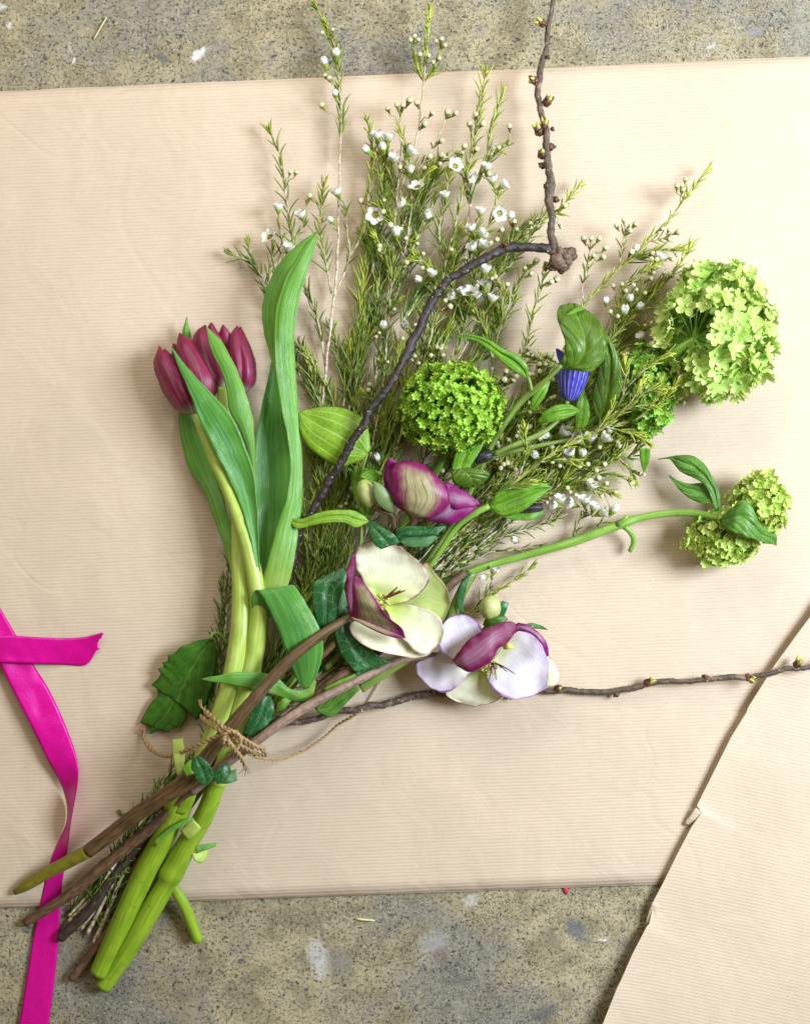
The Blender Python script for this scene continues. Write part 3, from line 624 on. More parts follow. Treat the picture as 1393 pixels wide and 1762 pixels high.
# big twisted leaf: inner face, then the blade folded towards the light
sheet('leaf', [(442, 1040), (440, 950), (435, 880), (436, 780), (452, 690), (464, 640), (470, 600)], [(462, 1005), (500, 900), (504, 850), (503, 790), (492, 720), (484, 660), (480, 610)], [28, 24, 20, 17, 16, 17, 19], M['tleaf2'], t2, bulge=-2, wave=1, nv=16, nu=36)
fold = sheet('leaf', [(440, 1052), (452, 1000), (478, 900), (494, 850), (499, 790), (484, 700), (474, 640), (471, 580), (474, 530), (490, 480), (520, 430), (545, 398)],
      [(476, 1052), (498, 1000), (516, 900), (521, 850), (519, 780), (513, 690), (507, 620), (508, 560), (516, 510), (528, 470), (540, 430), (547, 398)],
      [30, 31, 31, 30, 29, 28, 28, 29, 31, 33, 34, 34], M['tleaf'], t2, bulge=[2, 3, 3, 2.5, 3, 2], tilt=[0, -1.5, -3, -2, 0, 0], wave=1.0, nv=14, nu=52, ruff=1)
sheet('leaf', [(474, 648), (464, 610), (454, 570), (451, 535), (458, 500), (475, 462), (505, 426), (545, 398)], [(478, 648), (473, 610), (472, 570), (474, 535), (481, 505), (497, 470), (520, 434), (546, 399)], [26, 26, 26, 27, 29, 31, 33, 34], M['tleaf'], t2, bulge=1.5, tilt=[0, 2.5, 3, 1], wave=0.6, nv=10, nu=36)
# curling leaf of tulip one, folded over the stems
sheet('leaf', [(434, 1060), (433, 1030), (441, 1015), (452, 1028), (464, 1052), (484, 1101), (501, 1150), (516, 1180), (524, 1186)],
      [(466, 1062), (480, 1020), (501, 1006), (514, 1018), (526, 1037), (549, 1080), (556, 1112), (548, 1155), (531, 1184)],
      [31, 36, 40, 41, 41, 40, 38, 35, 32], M['tleaf2'], t1, bulge=[1, 1, 2, 3, 3, 2], wave=0.5, nv=16, nu=44)
sheet('leaf', [(538, 1168), (522, 1186), (508, 1187), (496, 1183), (478, 1167), (450, 1157), (420, 1156), (392, 1159), (345, 1168)],
      [(544, 1172), (536, 1200), (518, 1208), (495, 1203), (475, 1197), (455, 1191), (430, 1186), (405, 1180), (346, 1169)],
      [29, 29, 30, 32, 35, 37, 38, 37, 36], M['tleaf'], t1, bulge=[1, 2, 2, 2, 1], tilt=[0, -2, -1, 0], wave=0.6, nv=12, nu=40)
# ------------------------------------------------------------------ waxflower sprigs
def wax_flower_mesh(name, opening, closed=False):
    """petals + disc (metres, axis +Z, base of the cup at the origin); calyx separate"""
    mb = MB(); mm = 0.001
    lathe(mb, [(2.3*mm, 4.7*mm), (1.5*mm, 4.3*mm), (0.6*mm, 4.6*mm), (0.0, 4.7*mm)], ns=10, mi=1)
    for k in range(10):
        a = 2*math.pi*(k+.5)/10; r = 2.0*mm
        p = Vector((math.cos(a)*r, math.sin(a)*r, 4.7*mm)); q = p+Vector((-math.cos(a)*.4*mm, -math.sin(a)*.4*mm, 0.9*mm))
        tube_pts(mb, [p, q], [0.22*mm, 0.3*mm], 4, 2)
    for k in range(5):
        a = 2*math.pi*k/5; R = Matrix.Rotation(a, 4, 'Z')
        vs = []; uv = []; nu, nv = 6, 5; ln = 4.3*mm
        for i in range(nu+1):
            u = i/nu; wdt = 2.5*mm*math.sqrt(max(0.0, 1-(2*u-0.92)**2*0.83)) if u < 1 else 0.9*mm
            for j in range(nv+1):
                s = 2*j/nv-1
                rad = u*ln; up = 0.9*mm*(s*s)*(1 if not closed else 1.6)+0.5*mm*u*u
                ca, sa = math.cos(opening), math.sin(opening)
                x = 2.2*mm+rad*ca-up*sa; z = 4.8*mm+rad*sa+up*ca
                if closed: x -= 1.9*mm*u*u
                vs.append(R @ Vector((x, s*wdt, z))); uv.append((u, j/nv))
        m = nv+1
        mb.add(vs, [(i*m+j, (i+1)*m+j, (i+1)*m+j+1, i*m+j+1) for i in range(nu) for j in range(nv)], uv)
    return mb.mesh(name, [M['white'], M['disc'], M['stamen']])
def calyx_mesh():
    mb = MB(); mm = 0.001
    lathe(mb, [(0.35*mm, -0.5*mm), (0.55*mm, 0.6*mm), (1.2*mm, 2.2*mm), (2.1*mm, 3.9*mm), (2.55*mm, 4.8*mm), (2.45*mm, 5.0*mm), (2.2*mm, 4.7*mm)], ns=10)
    return mb.mesh('calyx', [M['cup']])
def bud_mesh(name, base, top):
    mb = MB(); mm = 0.001
    lathe(mb, [(0.3*mm, -0.3*mm), (0.45*mm, 0.6*mm), (0.9*mm, 1.8*mm), (1.45*mm, 3.0*mm), (1.62*mm, 3.6*mm)], ns=9, mi=0)
    lathe(mb, [(1.62*mm, 3.6*mm), (1.55*mm, 4.4*mm), (1.1*mm, 5.1*mm), (0.5*mm, 5.4*mm), (0, 5.45*mm)], ns=9, mi=1)
    return mb.mesh(name, [base, top])
FM = [wax_flower_mesh('flower_open', 0.45), wax_flower_mesh('flower_half', 0.95), wax_flower_mesh('flower_closed', 1.35, True)]
CM = calyx_mesh()
BM = [bud_mesh('bud_pale', M['budbase'], M['budtop']), bud_mesh('bud_brown', M['budbrown'], M['budtop']), bud_mesh('bud_green', M['cup'], M['budtop'])]

class Sprig:
    def __init__(s, label, base):
        s.root = thing('waxflower_sprig', base, label, 'waxflower', 'waxflower sprigs in the bouquet')
        s.st = MB(); s.fo = MB(); s.dense = []     # dense: (px,py,z, dx,dy, s01)
    def needle(s, p, d, ln, age, r=1.65, bend=0.55):
        """p world, d world direction (unit), ln px"""
        n = 4; L = ln*PX; side = Vector((random.uniform(-1, 1), random.uniform(-1, 1), random.uniform(-.4, .6)))
        pts = []; q = p.copy(); dd = d.copy()
        for i in range(n+1):
            qq = q.copy(); qq.z = max(qq.z, 0.0018); pts.append(qq); q = q+dd*(L/n); dd = (dd+side*bend/n).normalized()
        rr = [r*PX*k for k in (0.75, 1.0, 1.0, 0.85, 0.35)]
        tube_pts(s.fo, pts, rr, 3, 0, min(1, max(0, age+random.uniform(-.3, .3))), True, 0, 0.6)
    def branch(s, pts, z, r=(2.2, 0.9), needles=(9, 16, 32), nstart=0.0, nend=1.0, age=(0.0, 0.8), tuft=True, ang=(0.28, 0.75), keep=True):
        ln = sum(math.dist(a, b) for a, b in zip(pts, pts[1:])); n = max(6, int(ln/5))
        c = cr(pts, n); w = []
        off = random.random()*100
        for i, q in enumerate(c):
            u = i/(n-1); zz = lin(z, u)*(0.75 if lin(z, u) < 25 else 1)+0.8*noise.noise(Vector((u*6, off, 0)))
            w.append(P(q[0]+1.6*noise.noise(Vector((u*ln*0.03, off, 2))), q[1]+1.6*noise.noise(Vector((u*ln*0.03, off, 7))), max(1.6, zz)))
        tube_pts(s.st, w, [1.2*(r[0]*(1-i/(n-1))+r[1]*i/(n-1))*PX for i in range(n)], 6, 0, [lin(age, i/(n-1)) for i in range(n)], True, 0.25)
        for i in range(n):
            a = w[max(0, i-1)]; b = w[min(n-1, i+1)]
            if keep: s.dense.append((w[i], (b-a).normalized(), i/(n-1)))
        if needles:
            sp, lo, hi = needles; t = nstart*ln; k = random.random()*6
            while t < ln*nend:
                u = t/ln; i = min(n-2, int(u*(n-1))); d = (w[i+1]-w[i]).normalized(); x, y = frame(d)
                k += 1.57+random.uniform(-.5, .5)
                for sgn in (0, math.pi):
                    if random.random() < 0.12: continue
                    az = k+sgn; th = random.uniform(*ang)
                    dd = d*math.cos(th)+(x*math.cos(az)+y*math.sin(az))*math.sin(th)
                    dd.z = max(dd.z, -0.25) if w[i].z > 0.006 else abs(dd.z)*0.6
                    s.needle(w[i], dd.normalized(), random.uniform(lo, hi)*1.3*(1-0.3*u), lin(age, u))
                t += sp*random.uniform(0.7, 1.4)
        if tuft:
            d = (w[-1]-w[-2]).normalized()
            for k in range(6):
                x, y = frame(d); az = k*1.05+random.random(); th = random.uniform(.08, .4)
                s.needle(w[-1]-d*random.uniform(0, 8)*PX, (d*math.cos(th)+(x*math.cos(az)+y*math.sin(az))*math.sin(th)).normalized(), random.uniform(9, 19), age[-1]+.1)
        return w

SPR = []
BASES = [(132, 1598), (150, 1606), (118, 1588), (170, 1560), (186, 1548), (200, 1540), (140, 1570), (160, 1625)]
def lower(i):
    b = BASES[i % len(BASES)]; j = (i*37 % 11)-5
    return [b, (255+j*2, 1422+j), (380+j*2, 1292+j*1.5)]
def spr(label, i):
    s = Sprig(label, P(*BASES[i % len(BASES)], 0)); SPR.append(s); return s
BZ = [4, 14, 17]

# --- left of the bouquet
s = spr('long waxflower sprig with sparse buds whose curled tip lies over the bare concrete', 0)
s.branch(lower(0)+[(450, 1180), (508, 1040), (538, 880), (554, 700), (567, 577), (574, 514), (580, 456), (582, 373), (584, 276), (587, 201), (585, 161), (578, 92), (562, 46), (545, 14)], BZ+[15, 12, 10, 9, 9, 10, 11, 12, 14, 16, 17, 18, 19], (3.4, 1.0), (11, 22, 42), 0.02, 0.62, (0, 0, 0, .1, .3))
s.branch([(584, 276), (587, 201), (585, 161), (578, 92), (562, 46), (545, 14)], [14, 16, 17, 18, 19], (1, .8), (6, 18, 34), 0.15, 1, (.2, .5), ang=(.15, .5), keep=False)
s.branch([(560, 630), (544, 542), (525, 491), (506, 422), (493, 345), (486, 299), (479, 258), (463, 224)], [10, 12, 14, 16, 16, 15], (1.6, .8), (11, 18, 36), .1, 1, (.1, .4), ang=(.2, .6))
s.branch([(570, 505), (557, 430), (552, 399), (554, 353), (557, 318)], [11, 15, 18, 18], (1.4, .8), (9, 18, 36), .2, 1, (.3, .6))
s.branch([(574, 514), (582, 495), (601, 442), (598, 400), (594, 358)], [11, 14, 16, 18], (1.4, .9), (16, 16, 28), .3, 1, (.1, .4), tuft=False)
s.branch([(601, 442), (612, 425), (627, 387), (632, 359), (637, 316), (641, 258), (633, 210)], [14, 16, 18, 19, 20], (1.5, .8), (8, 18, 34), .1, 1, (.3, .7), ang=(.15, .5))
s.branch([(554, 700), (528, 640), (515, 590)], [9, 8, 7], (1.3, .8), (7, 18, 34), .1, 1, (.1, .2))

s = spr('short dark waxflower sprig fanning its needles past the edge of the tall tulip leaf', 1)
s.branch(lower(1)+[(415, 1180), (432, 1050), (450, 900), (470, 760), (480, 640), (470, 540), (455, 490), (436, 455), (398, 436)], BZ+[12, 8, 7, 6, 6, 7, 9, 11, 12], (3, .8), (9, 18, 34), .05, 1, (0, 0, .05, .2))
s.branch([(446, 478), (434, 450), (428, 420)], [9, 11, 12], (1, .7), (8, 14, 26), .1, 1, (.1, .3))
s.branch([(470, 560), (462, 480), (470, 440), (467, 412)], [7, 10, 12, 14], (1.3, .8), (9, 16, 30), .2, .9, (.1, .4), tuft=False)
s.branch([(466, 500), (480, 450), (487, 428), (480, 385)], [8, 12, 14, 16], (1.2, .9), (14, 14, 26), .2, 1, (.1, .3), tuft=False)
s.branch([(490, 428), (515, 400), (524, 386)], [13, 15, 17], (1.2, .9), (16, 14, 26), .2, 1, (.1, .3), tuft=False)
s.branch([(520, 660), (500, 600), (492, 560)], [6, 6, 6], (1.2, .8), (8, 16, 28), .2, 1, (.1, .2))

s = spr('dark needled waxflower sprig pressed along the bare outer side of the tulip stems', 2)
s.branch(lower(2)[:2]+[(338, 1310), (368, 1210), (384, 1110), (394, 1010), (398, 950)], [4, 10, 12, 12, 11, 10, 9], (3, 1.2), (6, 20, 40), .02, 1, (0, .08), ang=(.2, .8))
s.branch([(368, 1210), (374, 1130), (380, 1060), (384, 1000)], [8, 8, 8], (1.5, 1), (6, 18, 36), .05, 1, (0, .1), ang=(.2, .9))
s.branch([(240, 1440), (222, 1410), (212, 1402)], [8, 6, 5], (1.2, .8), (10, 12, 22), .3, 1, (0, .1))

# --- middle
s = spr('tall waxflower sprig ending in a feathery lime tip ringed with pale buds', 3)
s.branch(lower(3)+[(470, 1170), (540, 1040), (585, 900), (628, 740), (655, 600), (672, 470), (684, 360), (700, 290), (713, 256), (723, 195), (729, 138), (735, 72), (739, 18)], BZ+[16, 13, 11, 10, 11, 13, 15, 18, 20, 22, 23, 24], (3.2, 1.0), (9, 22, 42), .02, .66, (0, 0, 0, .2, .5))
s.branch([(729, 138), (734, 72), (739, 18)], [22, 23, 24], (1.2, .8), (2.2, 8, 15), .2, 1, (.75, 1), ang=(.25, .6), keep=False)
for tx, ty in ((711, 72), (757, 76), (723, 98), (748, 106)):
    s.branch([(729, 140), ((729+tx)/2+(tx-730)*.2, (140+ty)/2+6), (tx, ty+8)], [22, 23, 24], (1.1, .8), (9, 14, 26), .1, .8, (.5, .7), tuft=False, ang=(.1, .35))
s.branch([(655, 600), (650, 520), (655, 440), (660, 360), (655, 300), (652, 250)], [11, 14, 17, 20, 22], (1.6, .8), (7, 20, 38), .1, 1, (.15, .5))
s.branch([(628, 740), (590, 640), (570, 560)], [9, 8, 8], (1.5, .8), (7, 20, 38), .05, 1, (.05, .25))

s = spr('waxflower sprig with dense pale blossoms below a spray of olive club buds', 4)
s.branch(lower(4)+[(490, 1160), (560, 1030), (610, 880), (650, 720), (668, 560), (676, 430), (683, 330), (689, 258), (687, 224), (690, 196)], BZ+[18, 15, 13, 12, 13, 15, 18, 20, 22, 22], (3.0, .9), (8, 22, 40), .02, .9, (0, 0, 0.05, .2, .5))
s.branch([(676, 430), (700, 370), (708, 320), (705, 285)], [15, 18, 21, 22], (1.4, .9), (8, 18, 34), .1, 1, (.2, .5))
s.branch([(683, 330), (668, 290), (664, 252)], [18, 21, 23], (1.3, .8), (7, 18, 30), .1, 1, (.3, .6))
s.branch([(668, 560), (690, 480), (713, 420), (736, 370), (752, 330)], [13, 15, 17, 18, 19], (1.5, .9), (9, 18, 34), .2, 1, (.05, .4), tuft=False)
s.branch([(690, 480), (705, 380), (713, 300), (736, 270), (755, 235), (766, 205)], [16, 20, 22, 23, 24], (1.3, .9), (24, 12, 22), .3, .9, (.1, .4), tuft=False)

s = spr('waxflower sprig with white blossoms round a fan of forked buds, beside the upright bare twig', 5)
s.branch(lower(5)+[(500, 1150), (590, 1010), (650, 860), (705, 700), (740, 580), (765, 460), (785, 380), (800, 310), (808, 281), (815, 244), (823, 201), (828, 172), (834, 126)], BZ+[18, 17, 15, 14, 14, 15, 17, 19, 21, 22, 23], (3.0, .9), (9, 20, 38), .02, 1, (0, 0, 0.05, .25, .7))
s.branch([(800, 400), (812, 340), (835, 276), (841, 244), (848, 212), (866, 158)], [17, 19, 21, 22, 23], (1.4, .8), (10, 18, 38), .2, 1, (.2, .7), ang=(.12, .4))
s.branch([(835, 276), (852, 265), (867, 258), (875, 247), (876, 226)], [21, 22, 22], (.9, .8), (14, 12, 20), .4, .9, (.2, .4), tuft=False)
s.branch([(765, 460), (755, 400), (765, 350), (772, 300)], [15, 18, 21, 23], (1.4, .8), (8, 16, 32), .1, 1, (.2, .6))
s.branch([(720, 640), (735, 560), (742, 510), (738, 478)], [14, 16, 17, 18], (1.3, .8), (9, 16, 30), .1, 1, (.1, .4))

s = spr('waxflower sprig with paired white blossoms passing under the arched dark twig', 6)
s.branch(lower(6)+[(520, 1140), (610, 1010), (690, 870), (740, 760), (775, 640), (800, 560), (815, 490), (826, 420), (845, 380), (856, 335)], BZ+[18, 18, 16, 14, 13, 14, 16, 18, 20], (2.8, .9), (9, 20, 36), .02, 1, (0, 0, .05, .3, .6))
s.branch([(775, 640), (820, 560), (850, 490), (872, 440), (884, 395)], [13, 15, 17, 18], (1.5, .8), (8, 16, 30), .2, .95, (.1, .5), tuft=False)
s.branch([(850, 490), (890, 440), (912, 408), (940, 368), (960, 366), (972, 348), (996, 322)], [15, 17, 18, 18, 17], (1.4, .8), (8, 16, 32), .1, 1, (.2, .8))
s.branch([(800, 560), (780, 500), (778, 440)], [14, 17, 19], (1.3, .8), (7, 18, 30), .1, 1, (.2, .6))
s.branch([(815, 490), (808, 450), (812, 410)], [15, 18, 20], (1.2, .8), (8, 16, 28), .1, 1, (.2, .5))

s = spr('waxflower sprig with one isolated bud cluster in the gap above the drooping leaf', 7)
s.branch(lower(7)+[(540, 1130), (640, 1000), (740, 860), (810, 760), (850, 690), (880, 640), (905, 592), (917, 537), (927, 508), (936, 468)], BZ+[18, 18, 16, 15, 14, 15, 17, 19, 20], (2.8, .9), (9, 18, 34), .02, 1, (0, 0, .05, .3, .6))
s.branch([(840, 705), (850, 600), (862, 560), (885, 500), (905, 465)], [14, 16, 17, 18], (1.5, .8), (9, 16, 30), .1, 1, (.1, .5))
s.branch([(860, 560), (880, 530), (886, 515)], [16, 17, 17], (1, .8), (9, 16, 26), .1, 1, (.1, .3))

# --- right fan
s = spr('waxflower sprig with a yellow green needled tip rising above the pale snowball head', 8)
s.branch(lower(0)+[(560, 1120), (680, 990), (790, 870), (880, 760), (940, 660), (985, 570), (1004, 527), (1066, 460), (1096, 436), (1113, 415), (1144, 387), (1169, 353), (1195, 322), (1216, 294)], BZ+[17, 17, 16, 15, 15, 17, 19, 20, 20, 20], (2.8, .9), (9, 16, 32), .02, 1, (0, 0, 0.05, .4, .95), ang=(.12, .5))
s.branch([(1003, 527), (1001, 491), (1006, 474), (1014, 430)], [17, 19, 21], (1.1, .8), (12, 14, 26), .4, .9, (.1, .5), tuft=False)
s.branch([(1066, 460), (1069, 425), (1075, 395)], [19, 21, 22], (1.1, .8), (12, 14, 24), .3, .9, (.1, .5), tuft=False)
s.branch([(1113, 415), (1140, 410), (1158, 402)], [20, 21, 22], (1, .8), (12, 12, 20), .2, .9, (.3, .6), tuft=False)
s.branch([(960, 620), (930, 620), (905, 612)], [15, 16, 18], (1.1, .8), (8, 14, 26), .1, 1, (.2, .6))

s = spr('bushy waxflower sprig full of small round buds leaning against the pale snowball head', 9)
s.branch(lower(3)+[(580, 1110), (700, 985), (820, 860), (920, 750), (1000, 650), (1056, 579), (1099, 534), (1135, 494), (1169, 455), (1186, 424)], BZ+[17, 17, 17, 17, 18, 20, 22, 24], (2.8, .9), (8, 16, 32), .02, 1, (0, 0, .1, .5, .9), ang=(.12, .55))
s.branch([(1030, 610), (1058, 560), (1068, 510), (1076, 492)], [18, 21, 23], (1.2, .8), (8, 14, 26), .1, .9, (.3, .6), tuft=False)
s.branch([(1056, 579), (1085, 540), (1105, 490), (1128, 450)], [19, 22, 24], (1.2, .8), (8, 14, 26), .1, 1, (.3, .7))
s.branch([(1099, 534), (1140, 520), (1170, 505)], [21, 23, 25], (1.1, .8), (9, 12, 24), .1, .9, (.4, .8))
s.branch([(1010, 640), (1060, 610), (1110, 600)], [18, 20, 22], (1.1, .8), (9, 12, 24), .1, .9, (.3, .6), tuft=False)

s = spr('waxflower sprig threading small pale buds over the dark green snowball head', 10)
s.branch(lower(4)+[(600, 1100), (720, 985), (850, 860), (950, 780), (1030, 740), (1080, 700), (1110, 660)], BZ+[16, 17, 18, 22, 30, 36, 40], (2.6, .9), (8, 14, 30), .02, 1, (0, 0, .1, .5, .7), ang=(.12, .5))
s.branch([(1040, 735), (1100, 720), (1150, 690), (1168, 662)], [30, 28, 26, 25], (1.3, .8), (8, 14, 28), .1, 1, (.3, .8), ang=(.12, .4))
s.branch([(1020, 745), (1060, 700), (1078, 668)], [28, 34, 36], (1.1, .8), (9, 14, 26), .1, .9, (.3, .6), tuft=False)

s = spr('low waxflower sprig with white blossoms arching over the bare paper to a small leaf', 11)
s.branch(lower(5)+[(620, 1095), (740, 990), (860, 890), (950, 850), (1020, 815), (1060, 785), (1100, 745), (1130, 705), (1150, 690)], BZ+[15, 14, 14, 15, 16, 17, 18, 18], (2.6, .9), (8, 16, 34), .02, 1, (0, 0, .1, .4, .7), ang=(.12, .5))
s.branch([(950, 850), (990, 800), (1010, 775)], [15, 18, 20], (1.2, .8), (8, 14, 28), .1, 1, (.2, .5))
s.branch([(900, 870), (960, 800), (1000, 765)], [15, 17, 20], (1.3, .8), (8, 14, 28), .1, 1, (.1, .5))
s.branch([(1056, 785), (1080, 790), (1112, 752), (1122, 735)], [16, 16, 17], (1, .8), (10, 14, 26), .1, 1, (.2, .5))

s = spr('waxflower sprig laid along the curving green stalk, white blossoms half open', 12)
s.branch(lower(6)+[(640, 1090), (760, 1000), (830, 955), (890, 945), (960, 938), (1000, 925), (1040, 895)], BZ+[14, 12, 12, 11, 11, 11, 12], (2.4, .9), (14, 16, 30), .02, 1, (0, 0, .1, .35), ang=(.2, .6), tuft=False)
s.branch([(760, 1000), (850, 930), (940, 900), (986, 880)], [12, 13, 14, 15], (1.6, .8), (10, 16, 28), .1, .9, (0, .3), tuft=False)
s.branch([(940, 900), (958, 885), (957, 878)], [13, 14, 16], (1.1, .8), (12, 12, 20), .1, .9, (.1, .3), tuft=False)
s.branch([(985, 930), (995, 900), (1010, 878)], [11, 14, 17], (1, .8), (10, 12, 22), .1, .9, (.2, .4), tuft=False)

s = spr('small waxflower sprig with a bright needle tuft beside the round hellebore bud', 13)
s.branch(lower(7)+[(640, 1105), (740, 1060), (820, 1050), (850, 1020), (880, 1000), (912, 978)], BZ+[12, 8, 7, 9, 11, 12], (2.2, .9), (9, 16, 32), .4, 1, (0, 0, .1, .4, .6), ang=(.15, .5))
s.branch([(815, 1050), (838, 1020), (846, 998)], [7, 10, 13], (1.1, .8), (10, 14, 24), .1, .9, (.1, .4), tuft=False)

# --- filler shoots deep in the bunch: dark needle mass between the stems
deep = [
    [(470, 1180), (520, 1060), (530, 960), (525, 880)], [(500, 1150), (555, 1050), (570, 960), (560, 860), (540, 780)], [(520, 1130), (580, 1030), (600, 950), (610, 850), (600, 760)],
    [(480, 1160), (540, 1000), (548, 920), (545, 850), (530, 740)], [(560, 1000), (590, 900), (640, 800), (660, 720)], [(540, 960), (580, 860), (600, 780), (610, 690), (600, 600)],
    [(620, 900), (650, 780), (670, 690), (690, 600)], [(640, 860), (690, 740), (720, 640), (745, 560)], [(560, 820), (560, 740), (540, 660), (530, 610)], [(590, 700), (610, 600), (620, 520), (630, 450)],
    [(600, 640), (640, 560), (650, 480), (640, 400)], [(690, 560), (720, 500), (760, 470), (790, 400)], [(450, 1190), (490, 1120), (520, 1010)], [(420, 1230), (500, 1140), (560, 1080)],
    [(430, 1250), (540, 1170), (610, 1120)], [(720, 920), (800, 850), (870, 760), (900, 700)], [(700, 960), (790, 880), (860, 810), (930, 770)], [(740, 960), (840, 890), (910, 840), (960, 790)], [(660, 960), (720, 860), (790, 760), (840, 680)],
    [(860, 740), (910, 680), (940, 640)], [(900, 760), (960, 710), (1010, 660)], [(880, 800), (960, 760), (1020, 740), (1060, 740)], [(800, 640), (830, 590), (850, 540)], [(720, 680), (760, 600), (800, 520)]]
deep += [[(880, 830), (940, 770), (985, 720), (1010, 690)], [(900, 850), (970, 800), (1030, 770), (1075, 755)], [(860, 760), (900, 710), (935, 690), (960, 660)], [(940, 690), (1000, 640), (1050, 600), (1100, 570)], [(1010, 640), (1050, 580), (1090, 530), (1130, 490)], [(780, 560), (820, 480), (850, 440), (880, 400)], [(700, 480), (715, 400), (730, 340), (750, 290)], [(640, 470), (650, 390), (660, 330), (662, 280)]]
deep += [[(x+random.uniform(-26, 26), y+random.uniform(-26, 26)) for x, y in b] for b in deep]
for k, b in enumerate(deep):
    s = SPR[(3 + k*3) % 12]
    s.branch(b, [9+(k % 4)*2, 10+(k % 3)*2, 11, 11], (2.0, .9), (6.5, 28, 54), .0, 1, (0.15, 0.6), ang=(.06, .45), tuft=True)
# bare woody run of thin stems on the bottom right of the bunch
for k in range(26):
    s = SPR[5 + k % 8]; j = random.uniform(-22, 22); e = random.uniform(-40, 60)
    s.branch([(470+j, 1230+j*.4), (600+j, 1110+j*.5), (720+j*1.3, 990+j), (800+j*1.5+e*.3, 915+j*1.2-e*.2), (880+e+j*1.4, 838+j*1.6-e*.6)], [14+k % 5, 15, 14, 13+k % 4, 13], (2.0, 1.2), (20, 14, 30), .2, 1, (0, .05), tuft=False)
# side shoots breaking from the main stems, carrying a few buds each
TIPB = []
rs = random.Random(5)
for si, s in enumerate(SPR):
    if si in (0, 1, 2, 13): continue
    pool = [q for q in s.dense if q[0].y > P(0, 860, 0).y and q[0].x > P(560, 0, 0).x]
    for k in range(13 if si >= 8 else 7):
        w0, d0, u0 = rs.choice(pool); a = rs.choice((-1, 1))*rs.uniform(.3, .75); L_ = rs.uniform(45, 105)
        x0 = w0.x/PX*CAM_H/(CAM_H-w0.z)+696.5; y0 = 881-w0.y/PX*CAM_H/(CAM_H-w0.z)
        if 900 < x0 < 1090 and 500 < y0 < 660: continue
        dx = d0.x*math.cos(a)-d0.y*math.sin(a); dy = d0.x*math.sin(a)+d0.y*math.cos(a)
        x1, y1 = x0+dx*L_, y0-dy*L_
        if not (560 < x1 < 1190 and 200 < y1 < 900) or (x1 > 1000 and y1 < 400): continue
        z0 = w0.z*1000/.75
        s.branch([(x0, y0), (x0+(dx+d0.x*.3)*L_*.5, y0-(dy+d0.y*.3)*L_*.5), (x1, y1)], [z0, z0+3, z0+5], (1.2, .8), (7, 16, 30), .1, 1, (.2, .7), ang=(.15, .6))
        for j in range(rs.randrange(0, 4)): TIPB.append((x1+rs.uniform(-14, 14), y1+rs.uniform(-14, 14)))
# stems below the binding
for k in range(9):
    s = SPR[k]; bx, by = BASES[k % 8]
    s.branch([(bx+random.uniform(-8, 12), by+random.uniform(-14, 6)), (230+random.uniform(-16, 22), 1440+random.uniform(-10, 20)), (300+random.uniform(-14, 14), 1340+random.uniform(-12, 12)), (370, 1290)], [4, 9+k % 4, 13, 15], (2.6, 1.6), (15, 22, 44), 0.0, .9, (0, .05), tuft=False, ang=(.15, .5))

def nearest(pos, maxd=75):
    best = None
    for s in SPR:
        for w_, d, u in s.dense:
            v = pos-w_; L = v.length
            if L > maxd*PX or L < 3*PX: continue
            c = v.dot(d)/L
            if c < 0.15: continue
            sc = L*(1.9-c)
            if best is None or sc < best[0]: best = (sc, s, w_, d)
    return best
counts = {'f': 0, 'b': 0}
def put(kind, x, y, dx=None, dy=None, up=0.35, z=None, var=0, sc=1.0):
    zz = z if z is not None else 20
    pos = P(x, y, zz)
    nb = nearest(pos) or nearest(pos, 160)
    if nb is None: print('no stem for', x, y); return
    _, s, w_, d = nb
    if z is None: pos = P(x, y, max(8, min(30, w_.z*1000+4.5+random.uniform(-1, 2.5))))
    v = pos-w_
    if dx is None: ax = (v.normalized()+d*.4); ax.z = abs(ax.z)*0.4+up
    else: ax = Vector((dx, -dy, 0)).normalized()+Vector((0, 0, up))
    ax.normalize()
    hl = (0.0042 if kind == 'f' else 0.0033)*sc
    base = pos-ax*hl
    if base.z < 0.003: base.z = 0.003
    m1 = w_.lerp(base, 0.55)+d*0.002
    tube_pts(s.st, [w_, m1, base-ax*0.0006, base+ax*0.0004], [0.9*PX, 0.85*PX, 0.95*PX, 1.1*PX], 5, 0, .75)
    q = orient(ax, random.random()*6)
    if kind == 'f':
        o = link('flower', FM[var], s.root)
        c = link('calyx', CM, o)
    else: o = link('bud', BM[var], s.root)
    o.matrix_local = Matrix.Translation(base-s.root.location) @ q @ Matrix.Scale(sc*random.uniform(.92, 1.08), 4)
    counts[kind] += 1
    if random.random() < .5: s.needle(w_, (v.normalized()+Vector((random.uniform(-.4, .4), random.uniform(-.4, .4), .1))).normalized(), random.uniform(10, 22), .5)

